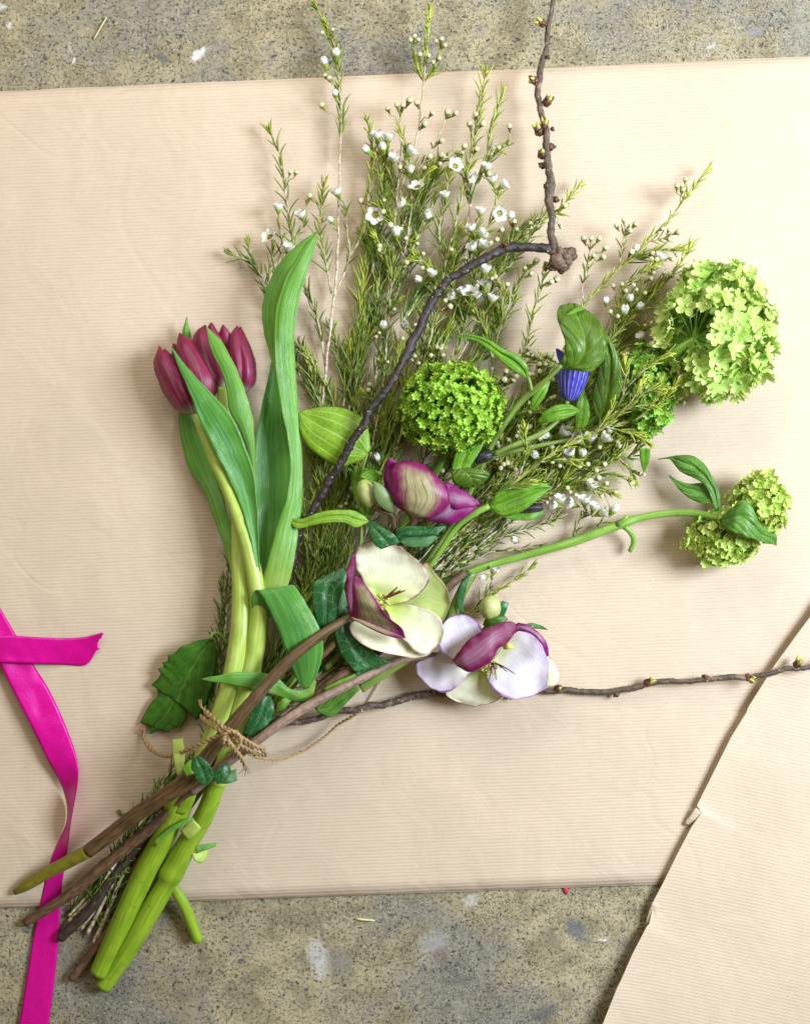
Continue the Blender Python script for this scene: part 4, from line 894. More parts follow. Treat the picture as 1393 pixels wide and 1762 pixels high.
# blossoms: (x, y, pointing dx, dy, up, kind 0 open / 1 half / 2 closed)
FL = [(479, 362, 0, -1, .3, 1), (466, 409, -.6, -.5, 1.2, 0), (495, 432, .2, -1, .6, 1), (519, 374, -.4, -1, .6, 1), (582, 336, -.5, -1, .4, 1), (571, 381, -.8, -.8, .5, 2), (577, 164, -.1, -1, .6, 2), (559, 111, -.3, -1, .4, 2), (578, 96, 0, -1, .6, 2),
      (650, 238, -.3, -1, .6, 1), (667, 241, .2, -1, .4, 1), (703, 266, .7, -.7, .4, 1), (676, 276, .2, -.8, .8, 1), (659, 258, -.2, -1, .5, 2), (633, 261, -.6, -.6, .4, 2), (704, 296, .5, -1, .5, 2), (719, 324, -.4, -.9, .9, 0), (696, 350, -1, -.2, .5, 1),
      (646, 369, -.1, .2, 2.5, 0), (681, 405, 0, -1, .6, 2), (732, 364, .5, .3, .6, 1), (782, 287, .1, -.1, 2.2, 0), (806, 302, .6, .4, .8, 1), (836, 291, .1, -1, .6, 1), (847, 313, -.3, -1, .6, 1), (862, 321, .9, -.5, .4, 1), (766, 339, -.2, -1, .5, 1),
      (826, 368, 0, -1, .4, 1), (858, 367, .1, .1, 2.2, 0), (873, 370, 1, 0, .5, 2), (812, 396, -.5, -1, .5, 1), (826, 405, .8, -.6, .5, 1), (815, 430, -.6, -.8, .6, 1), (830, 426, .5, -1, .6, 1), (833, 470, .1, -1, .4, 1), (833, 493, 0, -1, .5, 0), (797, 505, -.3, -1, .5, 1), (783, 510, -1, -.3, .5, 1), (819, 513, 0, -.9, .8, 1), (845, 518, .3, -1, .3, 1), (808, 508, -.2, -1, .8, 0),
      (724, 483, -.6, -.3, .8, 2), (741, 476, .3, -1, .5, 1), (697, 562, -.1, -.3, 2, 2), (659, 563, .1, -1, .6, 2), (649, 790, -.2, -.7, 1, 2), (965, 747, .7, -.6, .6, 1), (943, 750, -.8, -.2, .6, 2), (922, 785, -.4, -.3, 1.2, 2), (957, 870, -1, -.2, .4, 1), (962, 864, .1, -1, .5, 1),
      (887, 930, -.6, -.3, 1.2, 2), (848, 985, .3, -.9, .5, 1), (835, 992, -.7, .2, .4, 2), (998, 759, -.7, -.6, .6, 1), (1014, 758, .1, -1, .6, 1), (1036, 757, .7, -.7, .5, 1), (1001, 782, .1, -.6, 1.2, 2), (983, 783, -.5, -.8, .5, 1), (1014, 840, .4, -.8, .6, 1), (1005, 866, -.1, -1, .4, 1), (1020, 877, .2, -1, .4, 1), (986, 868, -.9, -.3, .4, 1), (1053, 880, .5, -.9, .3, 2), (1030, 884, .9, -.4, .3, 1),
      (1104, 582, -.6, -.7, .6, 1), (1116, 594, .8, .1, .5, 1), (1134, 448, .3, -.9, .6, 1), (1092, 430, .3, -.9, .7, 2), (1083, 518, 0, -1, .7, 2), (1042, 520, -.1, -1, .6, 2), (1073, 538, .1, -.9, .8, 2), (1098, 530, .5, -.7, .7, 2), (1047, 742, .3, -.8, .8, 2)]
for f in FL: put('f', f[0], f[1], f[2], f[3], f[4], None, f[5], random.uniform(.76, 1.02))
BU = [(555, 57), (572, 52), (567, 136), (499, 297), (509, 297), (529, 345), (534, 339), (706, 70), (713, 63), (719, 69), (722, 95), (737, 96), (750, 72), (759, 69), (764, 79), (755, 101), (745, 108),
      (689, 395), (776, 430), (802, 445), (843, 419), (853, 413), (861, 396), (888, 395), (912, 385), (925, 392), (964, 390), (970, 355), (765, 518), (714, 614), (720, 626), (710, 620), (938, 455), (934, 470), (947, 486), (912, 472), (902, 462), (872, 491), (852, 478),
      (1016, 412), (1040, 428), (1020, 440), (1072, 380), (1082, 398), (1164, 322), (1172, 321), (1178, 310), (1174, 328), (1138, 394), (1150, 396), (1150, 412), (1121, 436), (1124, 460), (1055, 493), (1069, 490), (1089, 490), (1075, 501), (1094, 499), (1142, 470), (1152, 473), (1154, 446), (1164, 490), (1152, 506), (1182, 513), (1141, 528), (1130, 531), (1108, 505), (1118, 480), (1062, 545), (1050, 538), (1118, 555), (1107, 560),
      (909, 601), (922, 613), (929, 617), (943, 611), (951, 618), (957, 622), (1071, 611), (1082, 626), (1072, 622), (1078, 684), (1104, 675), (1125, 687), (1115, 710), (1127, 715), (1141, 721), (1148, 726), (1073, 725), (1109, 753), (1064, 768), (1062, 760), (1174, 693), (947, 686), (954, 684), (950, 655), (989, 851), (1024, 810), (974, 840), (980, 846), (940, 865), (945, 858), (1010, 800), (1030, 770), (594, 868), (586, 873), (760, 812), (806, 300), (840, 300)]
for b in BU: put('b', b[0], b[1], var=random.choice([0, 0, 2]), sc=random.uniform(.75, 1.0))
for b in TIPB: put('b', b[0], b[1], var=rs.choice([0, 0, 2, 1]), sc=rs.uniform(.7, 1.0))
BB = [(560, 131), (555, 183), (667, 188), (683, 182), (693, 182), (703, 175), (717, 178), (743, 195), (769, 194), (783, 195), (729, 215), (758, 243), (808, 215), (818, 198), (829, 214), (798, 253), (819, 257), (876, 218), (738, 270), (758, 268), (768, 268), (623, 347), (673, 389), (884, 382), (772, 529), (921, 450), (955, 482), (1004, 412), (1029, 412), (1036, 443), (1060, 389), (1092, 386), (1165, 400), (1085, 435), (870, 640), (887, 648), (882, 655), (866, 655), (1038, 799), (1119, 746), (1087, 694), (928, 640), (1150, 560)]
for b in BB: put('b', b[0], b[1], var=random.choice([1, 1, 0]), sc=random.uniform(.95, 1.2))
for i, s in enumerate(SPR):
    build(s.st, 'stem', M['wstem'], s.root)
    f = build(s.fo, 'foliage', M['needle'], s.root); f['kind'] = 'stuff'
# ------------------------------------------------------------------ bare budding twigs
def twig_bud(parent, x, y, z, dx, dy, ln=14, r=6, green=0.5, up=0.25):
    b = P(x, y, z); ax = (Vector((dx, -dy, 0)).normalized()+Vector((0, 0, up))).normalized(); q = Matrix.Translation(b) @ orient(ax)
    k = PX; mb = MB()
    lathe(mb, [(r*.45*k, -2*k), (r*.85*k, ln*.15*k), (r*k, ln*.4*k), (r*.75*k, ln*.72*k), (r*.3*k, ln*.95*k), (0, ln*k)], q, 8, 0, ridge=.12, nr=4)
    for j in range(5):      # overlapping scales
        a = j*2.4; h = .1+.13*j
        m2 = q @ Matrix.Rotation(a, 4, 'Z') @ Matrix.Translation((r*.55*k, 0, ln*h*k)) @ Matrix.Rotation(.35, 4, 'Y')
        lathe(mb, [(r*.35*k, 0), (r*.55*k, ln*.16*k), (r*.35*k, ln*.36*k), (0, ln*.5*k)], m2, 6, 0)
    o = build(mb, 'bud', M['scale'], parent)
    if green:
        g = MB()
        for j in range(4):
            m2 = q @ Matrix.Rotation(j*1.6+.4, 4, 'Z') @ Matrix.Translation((r*.35*k, 0, ln*.55*k)) @ Matrix.Rotation(.25+.2*(j % 2), 4, 'Y')
            lathe(g, [(r*.4*k, 0), (r*.62*k, ln*.3*green*k), (r*.36*k, ln*.65*green*k), (0, ln*1.0*green*k)], m2, 6, 0)
        build(g, 'bud_tip', M['budgreen'], o)

tw = thing('bare_twig', P(490, 1010, 0), 'dark bare twig arching over the waxflowers to a knotted elbow and upright budding shoot', 'twig')
stem_part(tw, [(488, 1018, 20, 6.9), (505, 962, 24, 6.9), (516, 915, 27, 6.6), (545, 862, 30, 6.9), (590, 790, 34, 6.9), (640, 705, 37, 6.6), (690, 628, 37, 6.9), (708, 592, 36, 8.6), (722, 565, 35, 7.4), (738, 525, 34, 7.7), (760, 493, 33, 6.9), (800, 462, 32, 7.4), (840, 440, 31, 7.4), (868, 428, 30, 8.6), (900, 425, 29, 7.4), (945, 430, 28, 7.7)], M['twig'], 'branch', ns=14, step=3, jit=.34, wob=5)
stem_part(tw, [(950, 440, 27, 8.6), (950, 428, 27, 7.7), (948, 405, 26, 6.6), (949, 370, 25, 6.6), (945, 335, 24, 7.4), (946, 300, 23, 6.9), (941, 265, 22, 6.2), (937, 225, 21, 5.9), (930, 185, 20, 5.0), (924, 148, 20, 5.4), (930, 122, 20, 5.4), (938, 88, 20, 4.2), (942, 48, 20, 4.7), (946, 25, 20, 3.7), (951, -8, 21, 3.7), (955, -60, 21, 3.5)], M['twig2'], 'shoot', ns=14, step=3, jit=.36, wob=5)
# knotted spur at the elbow
g = MB()
for k, (x, y, z, r) in enumerate((q[0], q[1], q[2]-9, q[3]) for q in [(958, 448, 36, 15), (972, 440, 36, 13), (968, 456, 35, 12), (982, 434, 36, 9), (950, 458, 34, 9), (963, 434, 38, 9), (976, 450, 37, 8), (984, 441, 34, 8), (966, 465, 33, 7)]):
    c = P(x, y, z); pr = []; nn = 9
    for i in range(nn): a = math.pi*i/(nn-1); pr.append((math.sin(a)*r*PX, -math.cos(a)*r*PX))
    st = len(g.v); lathe(g, pr, Matrix.Translation(c) @ orient((random.random()-.5, random.random()-.5, .5)), 12)
    for i in range(st, len(g.v)):
        v = Vector(g.v[i]); d = (v-c); g.v[i] = tuple(c+d*(1+.35*noise.noise(v*700)))
build(g, 'knot', M['gall'], tw)
for a in [(q[0], q[1], (q[2]-20 if q[1] < 360 else q[2]-7), *q[3:]) for q in [(938, 42, 43, -1, -.35, 15, 6.5, .9), (926, 140, 41, -1, -.1, 17, 7, .5), (938, 182, 41, .45, -1, 18, 7, .6), (930, 232, 40, -.6, -1, 18, 7, .8), (936, 224, 42, 0, -1, 16, 6, .9), (942, 258, 40, .8, -.8, 14, 6, 0), (934, 272, 41, -.3, -1, 16, 7.5, .5), (936, 285, 40, -1, .1, 10, 5.5, 0), (948, 222, 40, 1, 0, 5, 4, 0), (940, 322, 40, -1, -.2, 6, 4.5, 0), (952, 345, 40, 1, -.5, 9, 5.5, 0), (868, 424, 42, .2, -1, 7, 6, 0), (941, 98, 42, 1, .1, 5, 4, 0), (758, 494, 43, -.5, -.8, 4, 4, 0), (606, 772, 38, -.9, -.4, 6, 5, 0), (642, 720, 41, 1, .4, 5, 5, 0)]]: twig_bud(tw, *a)

tw2 = thing('bare_twig', P(560, 1232, 0), 'slim bare twig lying under the pale hellebore and crossing onto the second paper', 'twig')
stem_part(tw2, [(470, 1250, 14, 5.0), (540, 1236, 13, 5.5), (580, 1226, 11, 5.9), (640, 1215, 9, 5.9), (700, 1203, 7, 6.3), (742, 1196, 6, 7.1), (800, 1192, 5, 5.9), (880, 1189, 5, 5.5), (960, 1189, 5, 5.0), (1010, 1190, 5, 5.0), (1060, 1189, 6, 5.0), (1110, 1178, 7, 5.0), (1200, 1170, 9, 4.6), (1270, 1165, 11, 4.6), (1330, 1157, 13, 4.4), (1393, 1146, 14, 4.2), (1450, 1138, 15, 4.2)], M['twig2'], 'branch', ns=12, step=3, jit=.34, wob=5)
for a in [(1060, 1192, 6, -.1, 1, 8, 5, 0), (1108, 1178, 8, .9, -.6, 18, 6, .7), (1210, 1168, 9, .5, -.6, 9, 6, 0), (1280, 1164, 11, 1, .35, 16, 6, .7), (1368, 1148, 14, .4, -1, 16, 6.5, .8), (955, 1188, 6, .8, -.7, 14, 6, .4), (745, 1193, 8, .3, -1, 6, 6, 0), (880, 1196, 5, .3, 1, 7, 5, 0)]: twig_bud(tw2, *a)

# ------------------------------------------------------------------ viburnum snowballs
def floret_mesh(name, mat, pw, pl, cup, notch=0.0):
    """five petals, unit radius about 1, facing +Z"""
    mb = MB()
    for k in range(5):
        R = Matrix.Rotation(2*math.pi*k/5+random.uniform(-.12, .12), 4, 'Z'); tip = random.uniform(-.12, .16)
        vs = []; uv = []; nu, nv = 5, 4
        for i in range(nu+1):
            u = i/nu; wd = pw*(0.22+0.78*math.sin(math.pi*min(1, u*.92+.04))**.7) if u < 1 else pw*.42
            for j in range(nv+1):
                s = 2*j/nv-1
                x = .10+u*pl*(1-notch*(1-abs(s))*(u**4)); z = cup*(u*u*.5)+cup*.45*s*s*u+tip*u*u-.05
                vs.append(R @ Vector((x, s*wd, z))); uv.append((u, j/nv))
        m = nv+1; mb.add(vs, [(i*m+j, (i+1)*m+j, (i+1)*m+j+1, i*m+j+1) for i in range(nu) for j in range(nv)], uv)
    lathe(mb, [(.14, -.1), (.16, .06), (.08, .12), (0, .13)], ns=6)
    lathe(mb, [(.10, -.55), (.10, -.3), (.16, -.02)], ns=5)
    return mb.mesh(name, [mat])

def snowball(parent, c, rad, n, size, meshes, squash=(1, 1, 1), hub=None, seed=1, lo=-0.45, lay=((1.0, 1.0),), skip=None, maxobj=280):
    """c=(px,py,z mm), rad px, size px (floret radius)"""
    rnd = random.Random(seed); C = P(*c); core = MB()
    head = []
    H_ = P(*hub) if hub else C-Vector((0, 0, rad*PX*.35))
    ga = math.pi*(3-math.sqrt(5))
    for li, (fr, share) in enumerate(lay):
        cnt = int(n*share)
        for i in range(cnt):
            zz = 1-(1-lo)*(i+.5)/cnt; a = i*ga+seed+li*1.3; rr = math.sqrt(max(0, 1-zz*zz))
            d = Vector((rr*math.cos(a), rr*math.sin(a), zz))+Vector((rnd.gauss(0, .07), rnd.gauss(0, .07), rnd.gauss(0, .05)))
            d.normalize(); rj = fr*(1+rnd.gauss(0, .075)+.13*noise.noise(d*2.3+Vector((seed, 0, 0))))
            if skip and skip(d): continue
            p = C+Vector((d.x*squash[0], d.y*squash[1], d.z*squash[2]))*rad*PX*rj
            if p.z < 0.0035: p.z = 0.0035+rnd.random()*0.002
            nd = (d+Vector((rnd.gauss(0, .4), rnd.gauss(0, .4), rnd.gauss(0, .3)))).normalized()
            head.append((p, nd, size*PX*rnd.uniform(.62, 1.25), rnd.random()*6.28, rnd.randrange(len(meshes))))
            b = p-nd*size*PX*.5; mid = H_.lerp(b, .55)+Vector((0, 0, .0012))
            tube_pts(core, [H_, mid, b], [1.5*PX, 1.1*PX, .7*PX], 4, cap=False)
    hd = build(core, 'flower_head', M['vcore'], parent)
    org = root_of(parent).location
    head.sort(key=lambda h: -(h[1].z+(h[0]-C).z/(rad*PX)))
    rest = MB()
    for p, nd, sz, sp, mi in head[maxobj:]:
        me = meshes[mi]; mt = Matrix.Translation(p) @ orient(nd, sp) @ Matrix.Scale(sz, 4)
        uvl = me.uv_layers[0].data; uvs = [(0, 0)]*len(me.vertices)
        for lp in me.loops: uvs[lp.vertex_index] = tuple(uvl[lp.index].uv)
        rest.add([mt @ v.co for v in me.vertices], [tuple(pl.vertices) for pl in me.polygons], uvs)
    if rest.v:
        ro = build(rest, 'floret_mass', meshes[0].materials[0], hd); ro['kind'] = 'stuff'
    for p, nd, sz, sp, mi in head[:maxobj]:
        o = link('floret', meshes[mi], hd); o.matrix_local = Matrix.Translation(p-org) @ orient(nd, sp) @ Matrix.Scale(sz, 4)
    return hd
FV1 = [floret_mesh('floret_bright', M['vib1'], .36, .9, .5, .1) for k in range(3)]
FV2 = [floret_mesh('floret_pale', M['vib2'], .37, .95, .2+.12*k, .04) for k in range(4)]
FV3 = [floret_mesh('floret_deep', M['vib3'], .42, .88, .4, .1) for k in range(3)]
FV4 = [floret_mesh('floret_lime', M['vib4'], .44, .9, .45, .08) for k in range(3)]

v1 = thing('snowball_viburnum', P(420, 1290, 0), 'vivid green dense snowball flower with tiny florets, resting mid bouquet', 'viburnum')
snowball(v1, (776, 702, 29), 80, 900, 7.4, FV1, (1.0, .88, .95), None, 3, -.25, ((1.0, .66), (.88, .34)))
stem_part(v1, [(782, 745, 22, 6), (740, 830, 17, 6.5), (680, 930, 15, 7), (590, 1070, 15, 7), (500, 1180, 16, 8), (420, 1275, 17, 8), (330, 1370, 12, 8), (190, 1500, 5, 8)], M['vstem'])
v2 = thing('snowball_viburnum', P(880, 860, 0), 'large pale lime snowball head with big open florets at the outer edge of the bouquet', 'viburnum')
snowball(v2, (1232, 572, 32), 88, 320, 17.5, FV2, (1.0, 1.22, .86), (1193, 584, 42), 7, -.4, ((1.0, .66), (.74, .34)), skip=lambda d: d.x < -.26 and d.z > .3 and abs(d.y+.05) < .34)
stem_part(v2, [(1196, 582, 42, 6), (1166, 604, 40, 9), (1142, 624, 33, 8), (1110, 660, 16, 6), (1070, 690, 8, 6), (1000, 735, 5, 6), (880, 830, 5, 6), (740, 985, 6, 6), (560, 1150, 9, 6)], M['vstem'])
for ex, ey, ez in ((1235, 562, 46), (1240, 586, 44), (1232, 610, 42), (1200, 545, 42), (1215, 600, 38), (1222, 535, 42)):
    stem_part(v2, [(1192, 585, 42, 4), ((1192+ex)/2, (585+ey)/2, 45, 3), (ex, ey, ez, 2.5)], M['vstem'], 'flower_stalk', ns=6)
v3 = thing('snowball_viburnum', P(860, 900, 0), 'small deep green snowball head half hidden under buds beside the clematis leaves', 'viburnum')
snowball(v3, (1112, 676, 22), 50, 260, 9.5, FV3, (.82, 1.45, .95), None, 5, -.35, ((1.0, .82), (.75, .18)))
stem_part(v3, [(1105, 690, 16, 5), (1050, 720, 7, 5), (930, 800, 5, 5), (800, 920, 5, 5), (620, 1110, 7, 5), (440, 1270, 12, 5)], M['vstem'])
v4 = thing('snowball_viburnum', P(790, 990, 0), 'twin lime snowball heads on a curved green stalk set apart on bare paper', 'viburnum')
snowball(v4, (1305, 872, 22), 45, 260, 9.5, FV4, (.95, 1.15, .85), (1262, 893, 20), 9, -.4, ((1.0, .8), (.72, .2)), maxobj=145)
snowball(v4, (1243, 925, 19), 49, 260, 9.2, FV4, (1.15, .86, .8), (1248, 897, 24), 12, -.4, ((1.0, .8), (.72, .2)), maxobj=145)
stem_part(v4, [(690, 1040, 10, 5.9), (760, 1005, 11, 5.9), (830, 976, 13, 6.3), (905, 955, 14, 6.7), (980, 934, 15, 7.6), (1040, 912, 15, 7.6), (1075, 899, 15, 8.0), (1100, 891, 15, 6.3), (1150, 883, 17, 5.9), (1200, 884, 22, 5.9), (1232, 892, 27, 6.3), (1252, 897, 27, 5.0)], M['vstem'], ns=14)
stem_part(v4, [(1072, 905, 14, 5), (1082, 913, 13, 5), (1089, 926, 11, 4.5), (1088, 938, 9, 4), (1082, 949, 8, 3.8)], M['vstem'], 'leaf_stub')
stem_part(v4, [(1062, 903, 17, 5), (1072, 895, 19, 4), (1079, 887, 20, 2.5)], M['vstem'], 'leaf_stub')
sheet('leaf', [(1228, 880), (1229, 866), (1206, 866), (1190, 860), (1170, 845), (1158, 830), (1149, 817)], [(1236, 880), (1238, 862), (1228, 835), (1206, 832), (1182, 832), (1165, 826), (1150, 817)], [24, 24, 22, 20, 18, 16, 14], M['vleaf'], v4, bulge=[0, 2, 2, 1], crease=1.5, wave=.8, nu=26, nv=14, ruff=1)
sheet('leaf', [(1230, 878), (1220, 850), (1206, 830), (1188, 820), (1172, 812), (1160, 800), (1150, 790), (1131, 791)], [(1238, 876), (1236, 845), (1222, 815), (1208, 796), (1190, 785), (1172, 783), (1155, 785), (1131, 790)], [24, 25, 25, 24, 21, 19, 16, 13], M['vleaf'], v4, bulge=[0, 2, 3, 1], crease=1.5, wave=.8, nu=28, nv=14, ruff=1)
sheet('leaf', [(1238, 893), (1258, 874), (1276, 860), (1292, 870), (1304, 896), (1318, 913), (1334, 920), (1335, 938)], [(1238, 899), (1250, 911), (1270, 920), (1288, 926), (1303, 931), (1318, 936), (1328, 937), (1335, 939)], [30, 40, 44, 45, 44, 41, 36, 32], M['vleaf'], v4, bulge=[0, 1.5, 2, 1], crease=1.2, wave=1, nu=28, nv=14, ruff=1.2)
# serrated leaf on the left
vl = thing('viburnum_sprig', P(372, 1100, 0), 'dark green toothed leaf spread on the paper beside the tulip stems', 'leaf')
def jag(pts, amp, k, sgn):
    c = cr(pts, 46); out = []
    for i, q in enumerate(c):
        a = c[max(0, i-1)]; b = c[min(45, i+1)]; dx, dy = b[0]-a[0], b[1]-a[1]; d = math.hypot(dx, dy) or 1
        s = ((i*k/45.0) % 1.0); h = amp*(s if s < .8 else (1-s)*4)*min(1, i/5, (45-i)/4)
        out.append((q[0]+sgn*dy/d*h, q[1]-sgn*dx/d*h))
    return out
def teeth(pts):
    """keep the corners sharp: extra points close to each one"""
    out = [pts[0]]
    for a, b, c in zip(pts, pts[1:], pts[2:]):
        out += [tuple(b[k]+(a[k]-b[k])*.12 for k in (0, 1)), b, tuple(b[k]+(c[k]-b[k])*.12 for k in (0, 1))]
    return out+[pts[-1]]
LJ = teeth([(364, 1098), (343, 1101), (312, 1112), (300, 1124), (289, 1127), (289, 1137), (279, 1140), (283, 1147), (272, 1151), (277, 1159), (273, 1167), (260, 1178), (270, 1185), (273, 1196), (262, 1207), (250, 1226), (241, 1243), (252, 1244), (258, 1250), (258, 1263)])
RJ = teeth([(366, 1098), (373, 1108), (371, 1141), (365, 1180), (357, 1206), (347, 1226), (339, 1239), (334, 1226), (326, 1212), (322, 1222), (320, 1238), (311, 1252), (301, 1251), (290, 1261), (281, 1254), (272, 1257), (261, 1263)])
sheet('leaf', LJ, RJ, [16, 15, 13, 10, 8, 6, 5, 4.5], M['vleafd'], vl, bulge=[0, 2, 2.5, 2, 1], crease=1.2, wave=1.2, nu=110, nv=22, ruff=.4, edge=.3)
sheet('leaf', jag([(366, 1100), (371, 1130), (364, 1180), (352, 1212), (338, 1238)], 5, 4, -1), jag([(368, 1100), (374, 1140), (369, 1185), (358, 1215), (340, 1238)], 5, 4, 1), [14, 12, 9, 7, 6], M['vleafd'], vl, bulge=1.5, wave=1, nu=40, nv=12)
stem_part(vl, [(364, 1100, 16, 3), (366, 1090, 16, 3), (380, 1092, 14, 3), (392, 1110, 12, 3)], M['vstem'], 'leaf_stalk')

# ------------------------------------------------------------------ clematis
cl = thing('clematis_vine', P(741, 975, 0), 'clematis vine carrying a striped blue bell flower under drooping green leaves', 'clematis')
stem_part(cl, [(966, 628, 48, 4), (944, 649, 44, 4.5), (918, 672, 40, 5), (898, 689, 37, 5), (872, 723, 34, 5), (847, 763, 32, 5), (820, 820, 28, 5), (780, 900, 24, 5), (700, 1000, 20, 5), (560, 1150, 18, 5)], M['cstem'])
stem_part(cl, [(908, 648, 42, 3), (912, 662, 41, 3), (914, 675, 40, 3.5)], M['cstem'], 'leaf_stalk')
stem_part(cl, [(976, 690, 32, 3.5), (968, 712, 29, 3.5), (953, 729, 30, 4), (930, 746, 32, 4.5), (884, 766, 34, 5), (850, 781, 34, 4.5)], M['cstem'], 'flower_stalk')
stem_part(cl, [(979, 757, 28, 3.5), (930, 766, 30, 3.5), (879, 778, 31, 3.8), (836, 793, 30, 4), (790, 830, 26, 4), (735, 890, 22, 4)], M['cstem'], 'flower_stalk')
stem_part(cl, [(841, 871, 34, 5), (815, 884, 34, 5.5), (787, 905, 33, 5.5), (764, 938, 31, 5), (741, 972, 27, 4.5), (715, 1010, 22, 4)], M['vstem'], 'leaf_stalk')
stem_part(cl, [(636, 898, 30, 3), (640, 905, 29, 3), (650, 918, 26, 3), (656, 950, 22, 3)], M['cstem'], 'leaf_stalk')
# bell, on its side, its mouth under the big leaf
bm = MB(); q = Matrix.Translation(P(978, 690, 30)) @ orient(P(992, 600, 31)-P(978, 690, 30))
k = PX
lathe(bm, [(3*k, -1*k), (8*k, 2*k), (14*k, 8*k), (19*k, 20*k), (24*k, 38*k), (26*k, 52*k), (26*k, 60*k)], q, 80, ridge=.055, nr=20)
build(bm, 'bell_flower', M['bell'], cl, .4)
sheet('petal_tip', [(966, 636), (958, 615), (955, 600)], [(978, 630), (970, 608), (958, 599)], [36, 38, 40], M['bell'], cl, bulge=1, nu=8, nv=6)
# drooping big leaf
sheet('leaf', [(960, 637), (968, 612), (971, 588), (964, 566), (957, 543), (962, 527), (978, 522)], [(978, 636), (1018, 638), (1039, 616), (1043, 590), (1034, 560), (1017, 539), (990, 522)], [47, 51, 53, 53, 51, 47, 42], M['cleafd'], cl, bulge=[0, 2.5, 3.5, 3, 0], crease=1.6, wave=1.8, nu=30, nv=18, ruff=1.5)
sheet('leaf_fold', [(972, 543), (985, 532), (996, 527)], [(984, 540), (997, 535), (1006, 532)], [50, 50, 48], M['cleaf'], cl, bulge=.8, nu=8, nv=6)
sheet('leaf', [(1033, 724), (1022, 710), (1018, 688), (1023, 652), (1034, 617), (1034, 590), (1033, 562)], [(1038, 724), (1052, 712), (1067, 688), (1070, 646), (1062, 608), (1048, 582), (1035, 562)], [30, 33, 35, 37, 39, 41, 41], M['cleafd'], cl, bulge=[1, 3, 3, 2], crease=2, wave=1, nu=28, nv=14)
sheet('leaf', [(924, 725), (938, 706), (958, 696), (981, 697), (998, 706)], [(925, 727), (940, 727), (960, 724), (980, 718), (998, 708)], [34, 37, 38, 37, 35], M['cleaf'], cl, bulge=[1, 3, 1], crease=1.5, wave=.6, nu=22, nv=12)
sheet('leaf', [(990, 738), (988, 715), (991, 695), (1000, 670)], [(1004, 738), (1014, 718), (1014, 690), (1004, 670)], [27, 30, 31, 30], M['cleaf'], cl, bulge=1.5, crease=.8, wave=.6, nu=20, nv=10)
sheet('leaf', [(912, 705), (912, 690), (926, 668), (944, 654)], [(916, 708), (926, 696), (940, 676), (946, 656)], [33, 36, 37, 36], M['cleaf'], cl, bulge=1.5, crease=1, wave=.5, nu=20, nv=10)
sheet('leaf', [(908, 651), (908, 629), (890, 609), (861, 599), (838, 583), (803, 575), (783, 579)], [(906, 650), (886, 639), (861, 621), (844, 604), (828, 593), (808, 583), (783, 580)], [42, 45, 46, 46, 45, 43, 40], M['cleaf'], cl, bulge=[1, 2, 2, 1], crease=2.5, wave=.8, nu=30, nv=12)
sheet('leaf', [(841, 869), (853, 850), (873, 836), (907, 828), (933, 831), (950, 838)], [(842, 872), (852, 883), (868, 889), (895, 881), (920, 864), (950, 839)], [35, 37, 39, 40, 40, 39], M['cleaf'], cl, bulge=[1, 2, 2, 1], crease=2.2, wave=1, nu=28, nv=14)
sheet('leaf', [(862, 884), (885, 880), (910, 872), (934, 874)], [(866, 890), (885, 895), (910, 895), (934, 886)], [32, 31, 31, 29], M['cleaf'], cl, bulge=1.5, crease=.6, wave=.6, nu=20, nv=10)
sheet('leaf', [(796, 744), (786, 770), (779, 790), (777, 809)], [(836, 732), (832, 764), (815, 792), (806, 808)], [33, 32, 36, 41], M['cleaf'], cl, bulge=2, crease=1.2, wave=.8, nu=20, nv=12)
sheet('leaf_fold', [(777, 808), (777, 820), (780, 832), (796, 840)], [(806, 804), (830, 808), (843, 818), (822, 838)], [41, 43, 41, 38], M['cleafd'], cl, bulge=2, crease=.6, wave=.8, nu=18, nv=12)
for (x, y, dx, dy, L_, r_) in ((848, 780, -1, .32, 36, 10), (935, 873, -1, .03, 54, 8)):
    b = MB(); q = Matrix.Translation(P(x, y, 33)) @ orient(Vector((dx, -dy, .05)))
    lathe(b, [(r_*.4*k, 0), (r_*.8*k, L_*.12*k), (r_*k, L_*.4*k), (r_*.95*k, L_*.62*k), (r_*.6*k, L_*.85*k), (r_*.25*k, L_*.97*k), (0, L_*k)], q, 24, ridge=.08, nr=8)
    build(b, 'closed_bud', M['cbud'], cl)
cl2 = thing('clematis_vine', P(640, 1010, 0), 'second clematis vine with a bright yellow green leaf caught under the arching twig', 'clematis')
sheet('leaf', [(514, 712), (516, 740), (527, 764), (553, 787), (582, 803), (600, 800), (625, 790)], [(518, 708), (540, 702), (570, 700), (600, 706), (622, 718), (634, 740), (638, 772)], [26, 27, 28, 29, 29, 28, 27], M['cleafb'], cl2, bulge=[1, 3, 4, 2], crease=.5, wave=1.5, nu=30, nv=16)
sheet('leaf', [(494, 893), (508, 909), (530, 906), (560, 900), (590, 899), (610, 908), (634, 899)], [(496, 892), (520, 892), (545, 883), (575, 877), (605, 878), (622, 885), (635, 897)], [30, 34, 36, 37, 36, 34, 32], M['cleafb'], cl2, bulge=[1, 2, 2, 1], crease=1.5, wave=.8, nu=28, nv=12)
sheet('leaf', [(608, 800), (604, 830), (614, 870), (628, 890)], [(655, 812), (652, 850), (645, 880), (632, 892)], [24, 22, 24, 27], M['cleaf'], cl2, bulge=1.5, crease=.8, wave=.8, nu=20, nv=12)
stem_part(cl2, [(632, 780, 26, 2.5), (624, 806, 26, 2.5), (618, 850, 25, 3), (622, 900, 24, 3.2), (615, 960, 22, 3.5), (560, 1090, 19, 4), (470, 1210, 18, 4)], M['cstem'])
